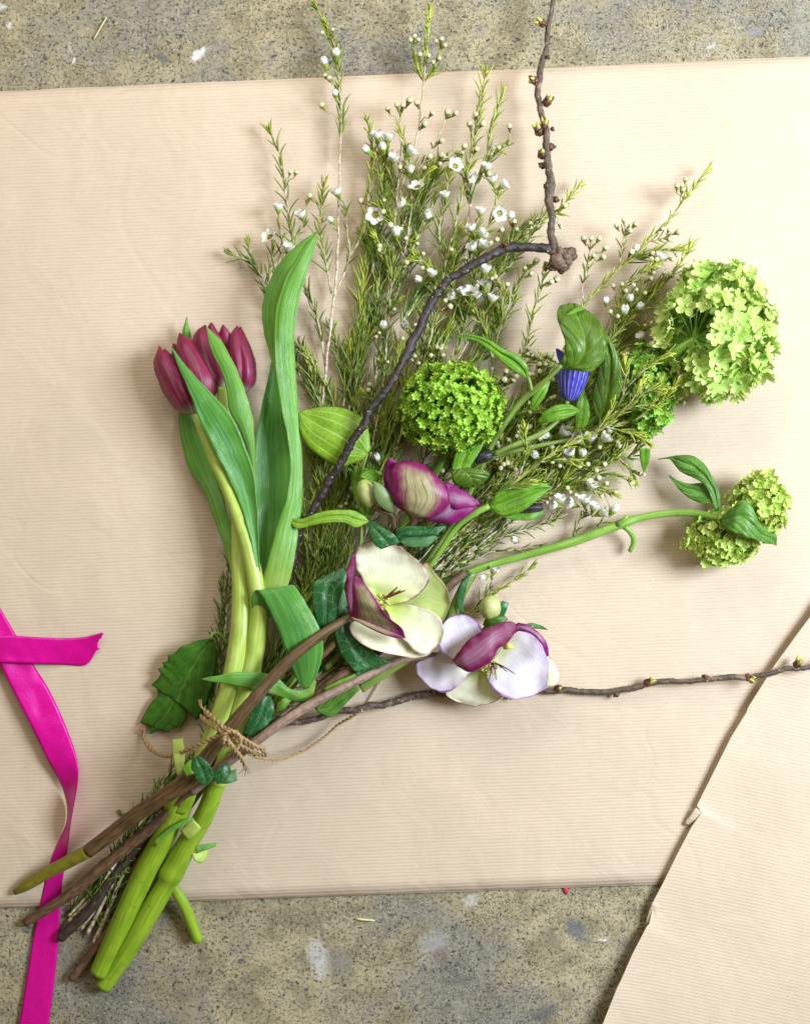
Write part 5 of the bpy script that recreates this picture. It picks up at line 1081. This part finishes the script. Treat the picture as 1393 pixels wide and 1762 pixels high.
sheet('leaf', [(1098, 770), (1100, 788), (1106, 812)], [(1118, 772), (1116, 794), (1108, 812)], [17, 14, 10], M['cleaf'], cl, bulge=1, crease=.8, nu=14, nv=8)
# ------------------------------------------------------------------ hellebores
def styles(parent, c, z, tips, mat, z1=8, r=1.6):
    for tx, ty in tips:
        stem_part(parent, [(c[0], c[1], z, r), ((c[0]+tx)/2+1.5, (c[1]+ty)/2-1, z+z1*.6, r), (tx, ty, z+z1, r*.6)], mat, 'style', ns=6, step=4)
def nectaries(parent, cx, cy, z, n, r0, mat, ln=11):
    mb = MB()
    for i in range(n):
        a = i*2*math.pi/n+.2; p = P(cx+math.cos(a)*r0, cy+math.sin(a)*r0, z)
        lathe(mb, [(1.2*PX, -2*PX), (2.0*PX, ln*.3*PX), (2.6*PX, ln*.8*PX), (2.0*PX, ln*PX), (0, ln*.9*PX)], Matrix.Translation(p) @ orient((math.cos(a)*.8, -math.sin(a)*.8, 1)), 7)
    build(mb, 'nectaries', mat, parent)

def stamens(parent, cx, cy, z, n, ln):
    mb = MB(); rr = random.Random(int(cx))
    for i in range(n):
        a = i*2.4; t = rr.uniform(.25, .95); L_ = ln*rr.uniform(.6, 1.1)
        d = Vector((math.cos(a)*t, math.sin(a)*t, 1)).normalized(); p = P(cx, cy, z)+Vector((math.cos(a), math.sin(a), 0))*3*PX
        q = p+d*L_*PX
        tube_pts(mb, [p, p.lerp(q, .5)+Vector((0, 0, .0004)), q], [.5*PX, .4*PX, .35*PX], 4)
        lathe(mb, [(0, -1.6*PX), (1.3*PX, -.8*PX), (1.3*PX, .8*PX), (0, 1.6*PX)], Matrix.Translation(q) @ orient((rr.random()-.5, rr.random()-.5, .6)), 6, 1)
    build(mb, 'stamens', [M['yel'], M['anther']], parent)

h1 = thing('hellebore', P(30, 1534, 0), 'cream hellebore face with one plum petal folded inward, on a thick brown stem', 'hellebore')
stem_part(h1, [(640, 1040, 34, 6.0), (600, 1062, 37, 6.5), (556, 1090, 41, 8.2), (507, 1127, 44, 9.5), (464, 1172, 46, 9.9), (421, 1222, 48, 10.8), (392, 1256, 48, 11.2), (365, 1290, 46, 12.0), (340, 1325, 43, 14.6), (316, 1348, 39, 14.6), (280, 1372, 34, 13.3), (237, 1400, 28, 12.9), (190, 1436, 21, 12.5), (152, 1465, 16, 12.0)], M['hstem'], ns=16, jit=.04)
stem_part(h1, [(153, 1464, 16, 11.9), (110, 1487, 12, 11.2), (79, 1503, 9, 10.8), (45, 1524, 6, 9.5), (26, 1535, 4, 5.2)], M['hstemg'], 'cut_end', ns=16)
# petals of the first face
sheet('petal', [(640, 1045), (690, 1010), (732, 968), (752, 990), (768, 1012), (774, 1036)], [(650, 1060), (690, 1075), (730, 1080), (758, 1072), (768, 1056), (774, 1040)], [34, 36, 37, 38, 40, 41], M['hgreen'], h1, bulge=-2, wave=.8, nu=26, nv=16, thick=.2, edge=1.8, ruff=1.2)
sheet('petal', [(652, 1040), (625, 1064), (604, 1072), (606, 1090), (628, 1112), (668, 1125)], [(672, 1046), (715, 1070), (745, 1090), (750, 1112), (735, 1128), (712, 1133)], [35, 34, 36, 38, 39, 40], M['hin'], h1, bulge=-1.5, wave=.8, nu=28, nv=18, thick=.2, edge=1.8, ruff=1.2)
sheet('petal', [(660, 1040), (676, 1072), (692, 1098), (712, 1118), (735, 1126), (750, 1114)], [(666, 1036), (693, 1038), (724, 1044), (752, 1058), (763, 1082), (758, 1105)], [37, 39, 40, 41, 42, 43], M['hin'], h1, bulge=-1.5, wave=.8, nu=28, nv=18, thick=.2, edge=1.8, ruff=1.2)
sheet('petal', [(648, 1038), (640, 1024), (622, 995), (609, 962), (621, 938), (645, 931)], [(662, 1042), (700, 1034), (727, 1016), (739, 996), (733, 978), (690, 941)], [38, 39, 41, 43, 45, 46], M['hin'], h1, bulge=-2.5, wave=1, nu=32, nv=20, thick=.2, edge=1.8, ruff=1.2)
sheet('petal', [(640, 1066), (612, 1058), (602, 1056), (594, 1026), (598, 982), (608, 952)], [(636, 1062), (616, 1044), (609, 1035), (611, 1000), (612, 970), (611, 954)], [36, 42, 44, 47, 49, 50], M['hplum'], h1, bulge=.5, tilt=-1, wave=.5, nu=24, nv=10, thick=.2, edge=1.8, ruff=1.2)
sheet('petal', [(604, 1066), (606, 1048), (607, 1020), (609, 998), (613, 991)], [(699, 1099), (694, 1084), (664, 1058), (641, 1024), (617, 992)], [44, 50, 54, 54, 52], M['hout'], h1, bulge=[1, 3, 3, 1], tilt=[1, 2, 1], wave=.8, nu=24, nv=22, thick=.2, edge=1.8, ruff=1.2)
sheet('petal_edge', [(604, 1066), (630, 1078), (660, 1092), (680, 1098)], [(606, 1058), (636, 1070), (670, 1084), (699, 1098)], [44, 46, 46, 46], M['hout'], h1, bulge=1, nu=16, nv=6)
nectaries(h1, 655, 1036, 40, 9, 8, M['yel'])
stamens(h1, 656, 1036, 40, 26, 15)
styles(h1, (660, 1031), 42, [(684, 1010), (689, 1016), (697, 1016), (678, 1018)], M['styl'], 9)

h2 = thing('hellebore', P(50, 1588, 0), 'open lilac white hellebore with one plum petal, lying over the slim twig', 'hellebore')
stem_part(h2, [(845, 1136, 17, 4.9), (800, 1132, 17, 4.9), (740, 1128, 19, 5.7), (690, 1136, 22, 6.1), (619, 1169, 28, 7.4), (536, 1211, 36, 8.2), (478, 1248, 39, 8.2), (435, 1280, 39, 8.2), (380, 1320, 33, 9.0), (330, 1362, 27, 9.0)], M['hstemp'], ns=14)
stem_part(h2, [(332, 1360, 27, 9.0), (278, 1410, 22, 9.8), (221, 1456, 17, 10.2), (172, 1496, 13, 10.2), (126, 1535, 9.5, 9.4), (80, 1566, 6.5, 8.6), (44, 1589, 4.3, 6.6)], M['wood'], 'woody_end', ns=14, jit=.12)
sheet('petal', [(838, 1140), (806, 1160), (780, 1178), (766, 1194), (786, 1208)], [(846, 1146), (848, 1178), (862, 1198), (840, 1211), (813, 1216)], [22, 22, 21, 19, 16], M['hin'], h2, bulge=-2, wave=.6, nu=26, nv=16, thick=.2, edge=1.8, ruff=1.2)
sheet('petal', [(836, 1140), (800, 1110), (765, 1102), (750, 1128), (722, 1136), (714, 1144)], [(838, 1148), (808, 1158), (792, 1177), (763, 1192), (737, 1181), (718, 1160)], [23, 26, 27, 25, 22, 20], M['hlil'], h2, bulge=-2, wave=1, nu=28, nv=18, thick=.2, edge=1.8, ruff=1.2)
sheet('petal', [(836, 1140), (800, 1142), (766, 1130), (752, 1108), (758, 1078), (776, 1060)], [(842, 1130), (834, 1105), (829, 1085), (820, 1070), (806, 1060), (790, 1057)], [24, 27, 29, 31, 32, 31], M['hlil'], h2, bulge=-1.5, wave=.8, nu=26, nv=16, thick=.2, edge=1.8, ruff=1.2)
sheet('petal', [(930, 1128), (944, 1131), (958, 1150), (962, 1165)], [(930, 1172), (944, 1182), (956, 1176), (961, 1169)], [20, 21, 21, 20], M['hin'], h2, bulge=1, nu=16, nv=10, thick=.2, edge=1.8, ruff=1.2)
sheet('petal', [(846, 1138), (836, 1154), (840, 1176), (858, 1195), (884, 1203), (912, 1199)], [(852, 1128), (870, 1106), (896, 1083), (922, 1096), (944, 1136), (940, 1184)], [24, 26, 28, 30, 31, 32], M['hlil'], h2, bulge=-2, wave=1, nu=32, nv=20, thick=.2, edge=1.8, ruff=1.2)
sheet('petal', [(884, 1084), (890, 1071), (920, 1083), (938, 1104), (944, 1128)], [(884, 1090), (893, 1085), (914, 1092), (931, 1108), (940, 1130)], [38, 41, 42, 41, 39], M['hmag'], h2, bulge=1, nu=20, nv=8, thick=.2, edge=1.8, ruff=1.2)
sheet('petal', [(779, 1136), (790, 1118), (806, 1102), (826, 1087), (852, 1074), (878, 1070), (889, 1076)], [(786, 1146), (804, 1155), (826, 1150), (846, 1136), (857, 1117), (874, 1104), (889, 1080)], [38, 42, 43, 43, 42, 41, 39], M['hplum'], h2, bulge=[1, 4, 5, 3, 1], wave=.8, nu=30, nv=18, thick=.2, edge=1.8, ruff=1.2)
nectaries(h2, 840, 1146, 27, 8, 6, M['yel'], 14)
stamens(h2, 843, 1143, 28, 24, 14)
sheet('nectary', [(864, 1112), (874, 1106), (880, 1107)], [(866, 1118), (878, 1117), (883, 1117)], [38, 40, 39], M['yel'], h2, bulge=1, nu=8, nv=5)
styles(h2, (846, 1138), 29, [(872, 1156), (886, 1160), (862, 1150), (840, 1172), (853, 1170)], M['stylp'], 9, 1.1)

h3 = thing('hellebore', P(690, 940, 0), 'plum edged hellebore seen from the side with its cream bud above veined leaves', 'hellebore')
sheet('petal', [(706, 888), (675, 864), (660, 835), (662, 801), (672, 788)], [(712, 884), (694, 850), (682, 820), (684, 803), (680, 793)], [36, 34, 36, 40, 42], M['hmag'], h3, bulge=1, wave=.5, nu=22, nv=10, thick=.2, edge=1.8, ruff=1.2)
sheet('petal', [(716, 892), (760, 868), (768, 840), (764, 828), (787, 838)], [(712, 894), (740, 896), (768, 902), (795, 892), (822, 874)], [34, 36, 38, 39, 38], M['hmag'], h3, bulge=[1, 4, 3], tilt=-1.5, wave=.8, nu=26, nv=16, thick=.2, edge=1.8, ruff=1.2)
sheet('petal', [(764, 836), (780, 838), (800, 846), (824, 864)], [(770, 872), (790, 876), (810, 874), (825, 869)], [40, 42, 42, 41], M['hmag'], h3, bulge=1.5, wave=.8, nu=18, nv=10, thick=.2, edge=1.8, ruff=1.2)
sheet('petal', [(706, 890), (683, 868), (673, 842), (672, 815), (682, 797), (704, 792)], [(714, 892), (742, 892), (768, 876), (773, 852), (762, 830), (728, 799)], [40, 45, 48, 49, 48, 46], M['hout'], h3, bulge=[2, 7, 9, 8, 4], wave=.6, nu=32, nv=22, thick=.2, edge=1.8, ruff=1.2)
stem_part(h3, [(708, 882, 40, 8), (711, 890, 38, 7), (710, 900, 36, 6), (700, 908, 34, 4.5), (692, 920, 32, 4.5), (688, 940, 30, 4.5), (670, 980, 28, 5), (600, 1080, 28, 6), (520, 1160, 30, 6)], M['hstem'])
b = MB(); q = Matrix.Translation(P(640, 872, 36)) @ orient(P(622, 824, 40)-P(640, 872, 36))
lathe(b, [(5*k, 0), (11*k, 6*k), (15.5*k, 17*k), (16*k, 28*k), (13*k, 39*k), (8*k, 46*k), (0, 49*k)], q, 20); build(b, 'bud', M['hbud'], h3)
sheet('sepal', [(642, 828), (641, 845), (646, 862), (660, 876), (674, 883)], [(643, 828), (656, 834), (668, 846), (676, 862), (678, 882)], [46, 46, 45, 43, 40], M['hsep'], h3, bulge=3, nu=20, nv=10)
sheet('sepal', [(618, 820), (622, 814), (638, 806)], [(642, 832), (652, 826), (656, 818)], [38, 36, 33], M['cleaf'], h3, bulge=2, nu=12, nv=8)
stem_part(h3, [(640, 872, 37, 5), (660, 880, 38, 4.5), (674, 886, 37, 4.5), (677, 900, 35, 4.5), (676, 920, 32, 4.5), (680, 945, 30, 4.5)], M['hstem'], 'bud_stalk')
sheet('leaf', [(634, 898), (634, 915), (645, 938), (655, 945)], [(640, 896), (660, 908), (680, 922), (688, 934)], [50, 54, 55, 53], M['ivy'], h3, bulge=1.2, crease=.8, wave=1, nu=20, nv=14)
sheet('leaf', [(684, 928), (680, 912), (700, 906), (735, 906), (766, 905)], [(690, 930), (700, 924), (725, 922), (750, 920), (767, 906)], [34, 37, 38, 38, 36], M['ivy'], h3, bulge=0.8, crease=.6, wave=.8, nu=22, nv=10)
sheet('leaf', [(684, 930), (700, 922), (725, 920), (750, 922)], [(694, 938), (712, 942), (735, 940), (752, 926)], [33, 34, 34, 33], M['ivyb'], h3, bulge=1.5, nu=18, nv=10)

h4 = thing('hellebore', P(760, 1080, 0), 'round green hellebore bud with dark leaflets standing clear beside the lilac flower', 'hellebore')
b = MB(); q = Matrix.Translation(P(842, 1064, 14)) @ orient((.05, 1, .35))
lathe(b, [(4*k, -2*k), (11*k, 2*k), (17*k, 11*k), (18.5*k, 20*k), (16*k, 31*k), (10*k, 38*k), (0, 42*k)], q, 22, ridge=.03, nr=5); build(b, 'bud', M['hbud'], h4)
sheet('leaf', [(830, 1074), (835, 1064), (850, 1060), (866, 1058)], [(834, 1080), (850, 1076), (864, 1072), (874, 1066)], [14, 18, 19, 18], M['vleafd'], h4, bulge=2, nu=14, nv=8)
sheet('leaf', [(850, 1062), (858, 1045), (862, 1034), (866, 1034)], [(862, 1066), (868, 1056), (872, 1046), (874, 1038)], [10, 12, 13, 12], M['ivy'], h4, bulge=0.8, nu=14, nv=8)
sheet('leaf', [(900, 1074), (915, 1072), (930, 1076), (942, 1083)], [(902, 1082), (916, 1082), (930, 1083), (942, 1084)], [14, 14, 12, 9], M['vleafd'], h4, bulge=1, nu=14, nv=8)
stem_part(h4, [(843, 1064, 13, 5), (834, 1085, 11, 6), (810, 1090, 8, 6), (780, 1060, 10, 7), (796, 1020, 12, 7), (805, 990, 13, 6)], M['hstem'], 'bud_stalk')
stem_part(h4, [(812, 985, 14, 9), (796, 1015, 14, 9), (782, 1045, 13, 9), (765, 1085, 12, 9), (720, 1120, 14, 8), (620, 1185, 18, 8)], M['cstem'])
sheet('leaf', [(800, 1056), (796, 1040), (802, 1010), (812, 985)], [(792, 1056), (786, 1040), (790, 1010), (806, 988)], [18, 19, 19, 17], M['ivy'], h4, bulge=0.8, nu=16, nv=8)
# other stems passing under the faces
wd = thing('woody_stem', P(120, 1690, 0), 'dark woody cut stem crossing behind the two tulip stems', 'stem')
stem_part(wd, [(123, 1685, 4, 7), (156, 1644, 5, 8), (190, 1600, 7, 8), (220, 1540, 9, 8), (237, 1490, 11, 8), (290, 1410, 15, 8), (380, 1310, 22, 8), (450, 1262, 26, 8.5), (507, 1228, 27, 9), (565, 1180, 25, 9), (620, 1140, 23, 9), (700, 1082, 20, 9), (770, 1010, 18, 8), (800, 985, 16, 7)], M['wood'], ns=12, jit=.12)
wd2 = thing('woody_stem', P(105, 1612, 0), 'blackish brown woody stem ending on the concrete between ribbon and tulips', 'stem')
stem_part(wd2, [(104, 1614, 4, 9), (130, 1590, 6, 8.5), (158, 1562, 8, 8.5), (190, 1515, 10, 8.5), (221, 1477, 12, 8.5), (290, 1400, 16, 8), (360, 1330, 22, 7)], M['darkstem'], ns=12, jit=.15)
gs = thing('green_stem', P(128, 1675, 0), 'thin dark cut stem lying tight against the thick green tulip end', 'stem')
stem_part(gs, [(140, 1668, 4, 4.5), (165, 1640, 4.6, 5), (200, 1590, 6, 5), (232, 1540, 8, 5), (268, 1470, 11, 5), (340, 1370, 17, 5), (400, 1290, 22, 5)], M['cstem'], ns=10)

# dark veined ivy-like leaves
iv = thing('ivy_sprig', P(560, 1150, 0), 'dark glossy ivy leaves with pale veins tucked behind the cream hellebore', 'ivy')
sheet('leaf', [(556, 1090), (544, 1065), (537, 1030), (540, 1002), (560, 990)], [(568, 1092), (578, 1060), (588, 1020), (596, 985), (590, 975)], [34, 38, 40, 40, 37], M['ivy'], iv, bulge=1.5, crease=1, wave=1.2, nu=26, nv=16)
sheet('leaf', [(582, 1046), (576, 1075), (580, 1110), (596, 1140), (612, 1158)], [(594, 1040), (604, 1066), (615, 1085), (640, 1118), (668, 1140)], [32, 32, 32, 31, 29], M['ivy'], iv, bulge=1.2, crease=.8, wave=1.2, nu=26, nv=16)
sheet('leaf', [(612, 1158), (618, 1164), (640, 1156)], [(600, 1142), (640, 1132), (672, 1138)], [28, 27, 27], M['ivy'], iv, bulge=0.5, nu=12, nv=10)
sheet('leaf', [(566, 1060), (575, 1040), (590, 1010)], [(574, 1070), (586, 1058), (600, 1040)], [34, 33, 32], M['ivyb'], iv, bulge=1.5, nu=14, nv=8)
stem_part(iv, [(566, 1085, 35, 3), (556, 1105, 32, 3), (530, 1150, 26, 3), (480, 1210, 22, 3), (420, 1270, 22, 3)], M['hstem'])
sheet('leaf', [(418, 1262), (428, 1235), (440, 1205), (456, 1196)], [(440, 1272), (462, 1246), (472, 1216), (466, 1198)], [36, 38, 37, 35], M['ivy'], iv, bulge=1.0, crease=.6, wave=1, nu=20, nv=12)
sheet('leaf', [(478, 1208), (488, 1200), (500, 1206)], [(474, 1228), (486, 1222), (496, 1214)], [30, 31, 30], M['cleaf'], iv, bulge=1, nu=10, nv=6)
sheet('leaf', [(556, 1184), (580, 1172), (600, 1164), (616, 1158)], [(560, 1194), (584, 1184), (604, 1172), (618, 1164)], [30, 30, 29, 27], M['cleaf'], iv, bulge=1, nu=14, nv=6)
sheet('leaf', [(540, 1216), (560, 1205), (592, 1188), (616, 1178)], [(546, 1226), (570, 1234), (590, 1216), (620, 1184)], [20, 21, 22, 23], M['vleaf'], iv, bulge=1.5, crease=.8, nu=18, nv=10)
iv2 = thing('ivy_sprig', P(352, 1350, 0), 'small crumpled dark ivy leaves just below the twine on the brown stem', 'ivy')
sheet('leaf', [(332, 1304), (330, 1320), (336, 1340), (350, 1352)], [(342, 1300), (358, 1312), (368, 1334), (360, 1350)], [55, 56, 53, 48], M['ivy'], iv2, bulge=1.5, crease=1, wave=1.5, nu=20, nv=12)
sheet('leaf', [(366, 1330), (380, 1318), (394, 1310)], [(368, 1344), (386, 1344), (398, 1328)], [46, 46, 44], M['ivy'], iv2, bulge=1.0, wave=1, nu=14, nv=10)
sheet('leaf', [(372, 1346), (390, 1332), (406, 1322)], [(374, 1349), (392, 1348), (408, 1343)], [42, 42, 39], M['ivyb'], iv2, bulge=1.5, wave=1, nu=14, nv=8)
sheet('leaf', [(296, 1272), (298, 1300), (304, 1334)], [(315, 1270), (318, 1296), (316, 1326)], [36, 46, 50], M['tstem'], iv2, bulge=1, wave=.5, nu=12, nv=8)
sheet('leaf', [(314, 1322), (322, 1312), (336, 1304)], [(320, 1336), (332, 1332), (342, 1322)], [54, 55, 55], M['cleaf'], iv2, bulge=1, nu=12, nv=8)

# ------------------------------------------------------------------ twine
twn = thing('jute_twine', P(398, 1270, 0), 'frayed jute twine knotted round all the stems', 'twine')
def rope(name, pts, r=2.6, pitch=16):
    r *= .74; pitch *= .8
    ln = sum(math.dist(a[:2], b[:2]) for a, b in zip(pts, pts[1:])); n = max(10, int(ln/2.2)); c = cr(pts, n)
    w_ = [P(*q[:3]) for q in c]; mb = MB()
    for ph in (0, math.pi):
        pp = []
        for i, p in enumerate(w_):
            d = (w_[min(n-1, i+1)]-w_[max(0, i-1)]).normalized(); x, y = frame(d); a = ph+2*math.pi*(i*ln/n)/pitch
            pp.append(p+(x*math.cos(a)+y*math.sin(a))*r*.62*PX)
        tube_pts(mb, pp, [r*.72*PX*(1+.2*noise.noise(q*900)) for q in pp], 7)
    for i in range(int(ln/7)):           # loose fibres
        j = random.randrange(1, n-1); d = (w_[j+1]-w_[j-1]).normalized(); x, y = frame(d); a = random.random()*6.28
        e = (x*math.cos(a)+y*math.sin(a)); p0 = w_[j]+e*r*.9*PX
        p1 = p0+(d*random.uniform(-4, 5)+e*random.uniform(1.5, 4))*PX; p2 = p1+(d*random.uniform(-3, 5)+e*random.uniform(-1, 3))*PX
        tube_pts(mb, [p0, p1, p2], [.3*PX]*3, 3)
    return build(mb, name, M['twine'], twn)
rope('tail', [(246, 1262, 4), (252, 1279, 7), (266, 1293, 14), (282, 1300, 26), (306, 1297, 42), (341, 1282, 58), (372, 1268, 63), (398, 1264, 64)], 4.2, 20)
rope('tail', [(418, 1290, 50), (438, 1302, 44), (478, 1306, 26), (521, 1293, 14), (556, 1270, 9), (582, 1247, 10), (606, 1233, 15), (624, 1222, 18)], 3.0, 18)
rope('wrap', [(352, 1222, 34), (362, 1232, 50), (374, 1242, 60), (392, 1258, 66), (421, 1275, 62), (450, 1290, 48), (458, 1298, 36)], 4.6, 20)
rope('wrap', [(346, 1232, 32), (358, 1244, 52), (378, 1256, 64), (404, 1276, 64), (432, 1292, 52), (450, 1302, 36)], 4.2, 20)
rope('wrap', [(392, 1254, 67), (412, 1266, 66), (440, 1284, 56), (456, 1288, 46)], 3.6, 18)
rope('knot', [(382, 1262, 64), (392, 1274, 69), (404, 1290, 66), (414, 1303, 58), (420, 1314, 50)], 4.4, 18)
rope('knot', [(390, 1286, 66), (384, 1272, 70), (392, 1258, 72), (408, 1262, 71), (414, 1276, 68), (406, 1290, 66)], 4.0, 18)
for (x, y, z, dx, dy) in ((246, 1262, 4, -.3, -1), (420, 1314, 48, .4, 1), (352, 1222, 36, -.6, -1)):
    fr = MB()
    for i in range(12):
        a = math.atan2(dy, dx)+random.uniform(-.6, .6); L_ = random.uniform(8, 22)
        tube(fr, [(x, y, z, .8), (x+math.cos(a)*L_*.5, y+math.sin(a)*L_*.5, z+random.uniform(0, 3), .6), (x+math.cos(a+.3)*L_, y+math.sin(a+.3)*L_, max(2, z-random.uniform(0, 3)), .35)], 4, 5)
    build(fr, 'frayed_end', M['twine'], twn)
stw = MB(); tube(stw, [(628, 1218, 3, 1.4), (645, 1190, 3.5, 1.4), (662, 1162, 4, 1.2)], 5); o = build(stw, 'dry_straw', M['straw']); tag(o, 'thin dry straw on the paper by the twine tail', 'straw')

# ------------------------------------------------------------------ scraps on the floor
for pts, lab in (([(162, 68, 1, 1.2), (172, 50, 1.4, 1.4), (184, 30, 1, 1.2)], 'short pale straw on the concrete above the large paper sheet'), ([(612, 1581, 1, 1.8), (630, 1583, 1.3, 2), (644, 1584, 1, 1.5)], 'short yellow straw on the concrete below the large paper sheet')):
    q = MB(); tube(q, pts, 5); o = build(q, 'dry_straw', M['straw']); tag(o, lab, 'straw')
o = sheet('petal_scrap', [(968, 1524), (970, 1532), (974, 1539)], [(976, 1522), (977, 1531), (977, 1538)], [1.3, 1.4, 1.2], M['red'], None, bulge=.3, wave=0, nu=6, nv=4); tag(o, 'tiny red scrap on the concrete at the edge of the paper', 'scrap')
print('flowers, buds', counts, 'objects', len(bpy.data.objects))
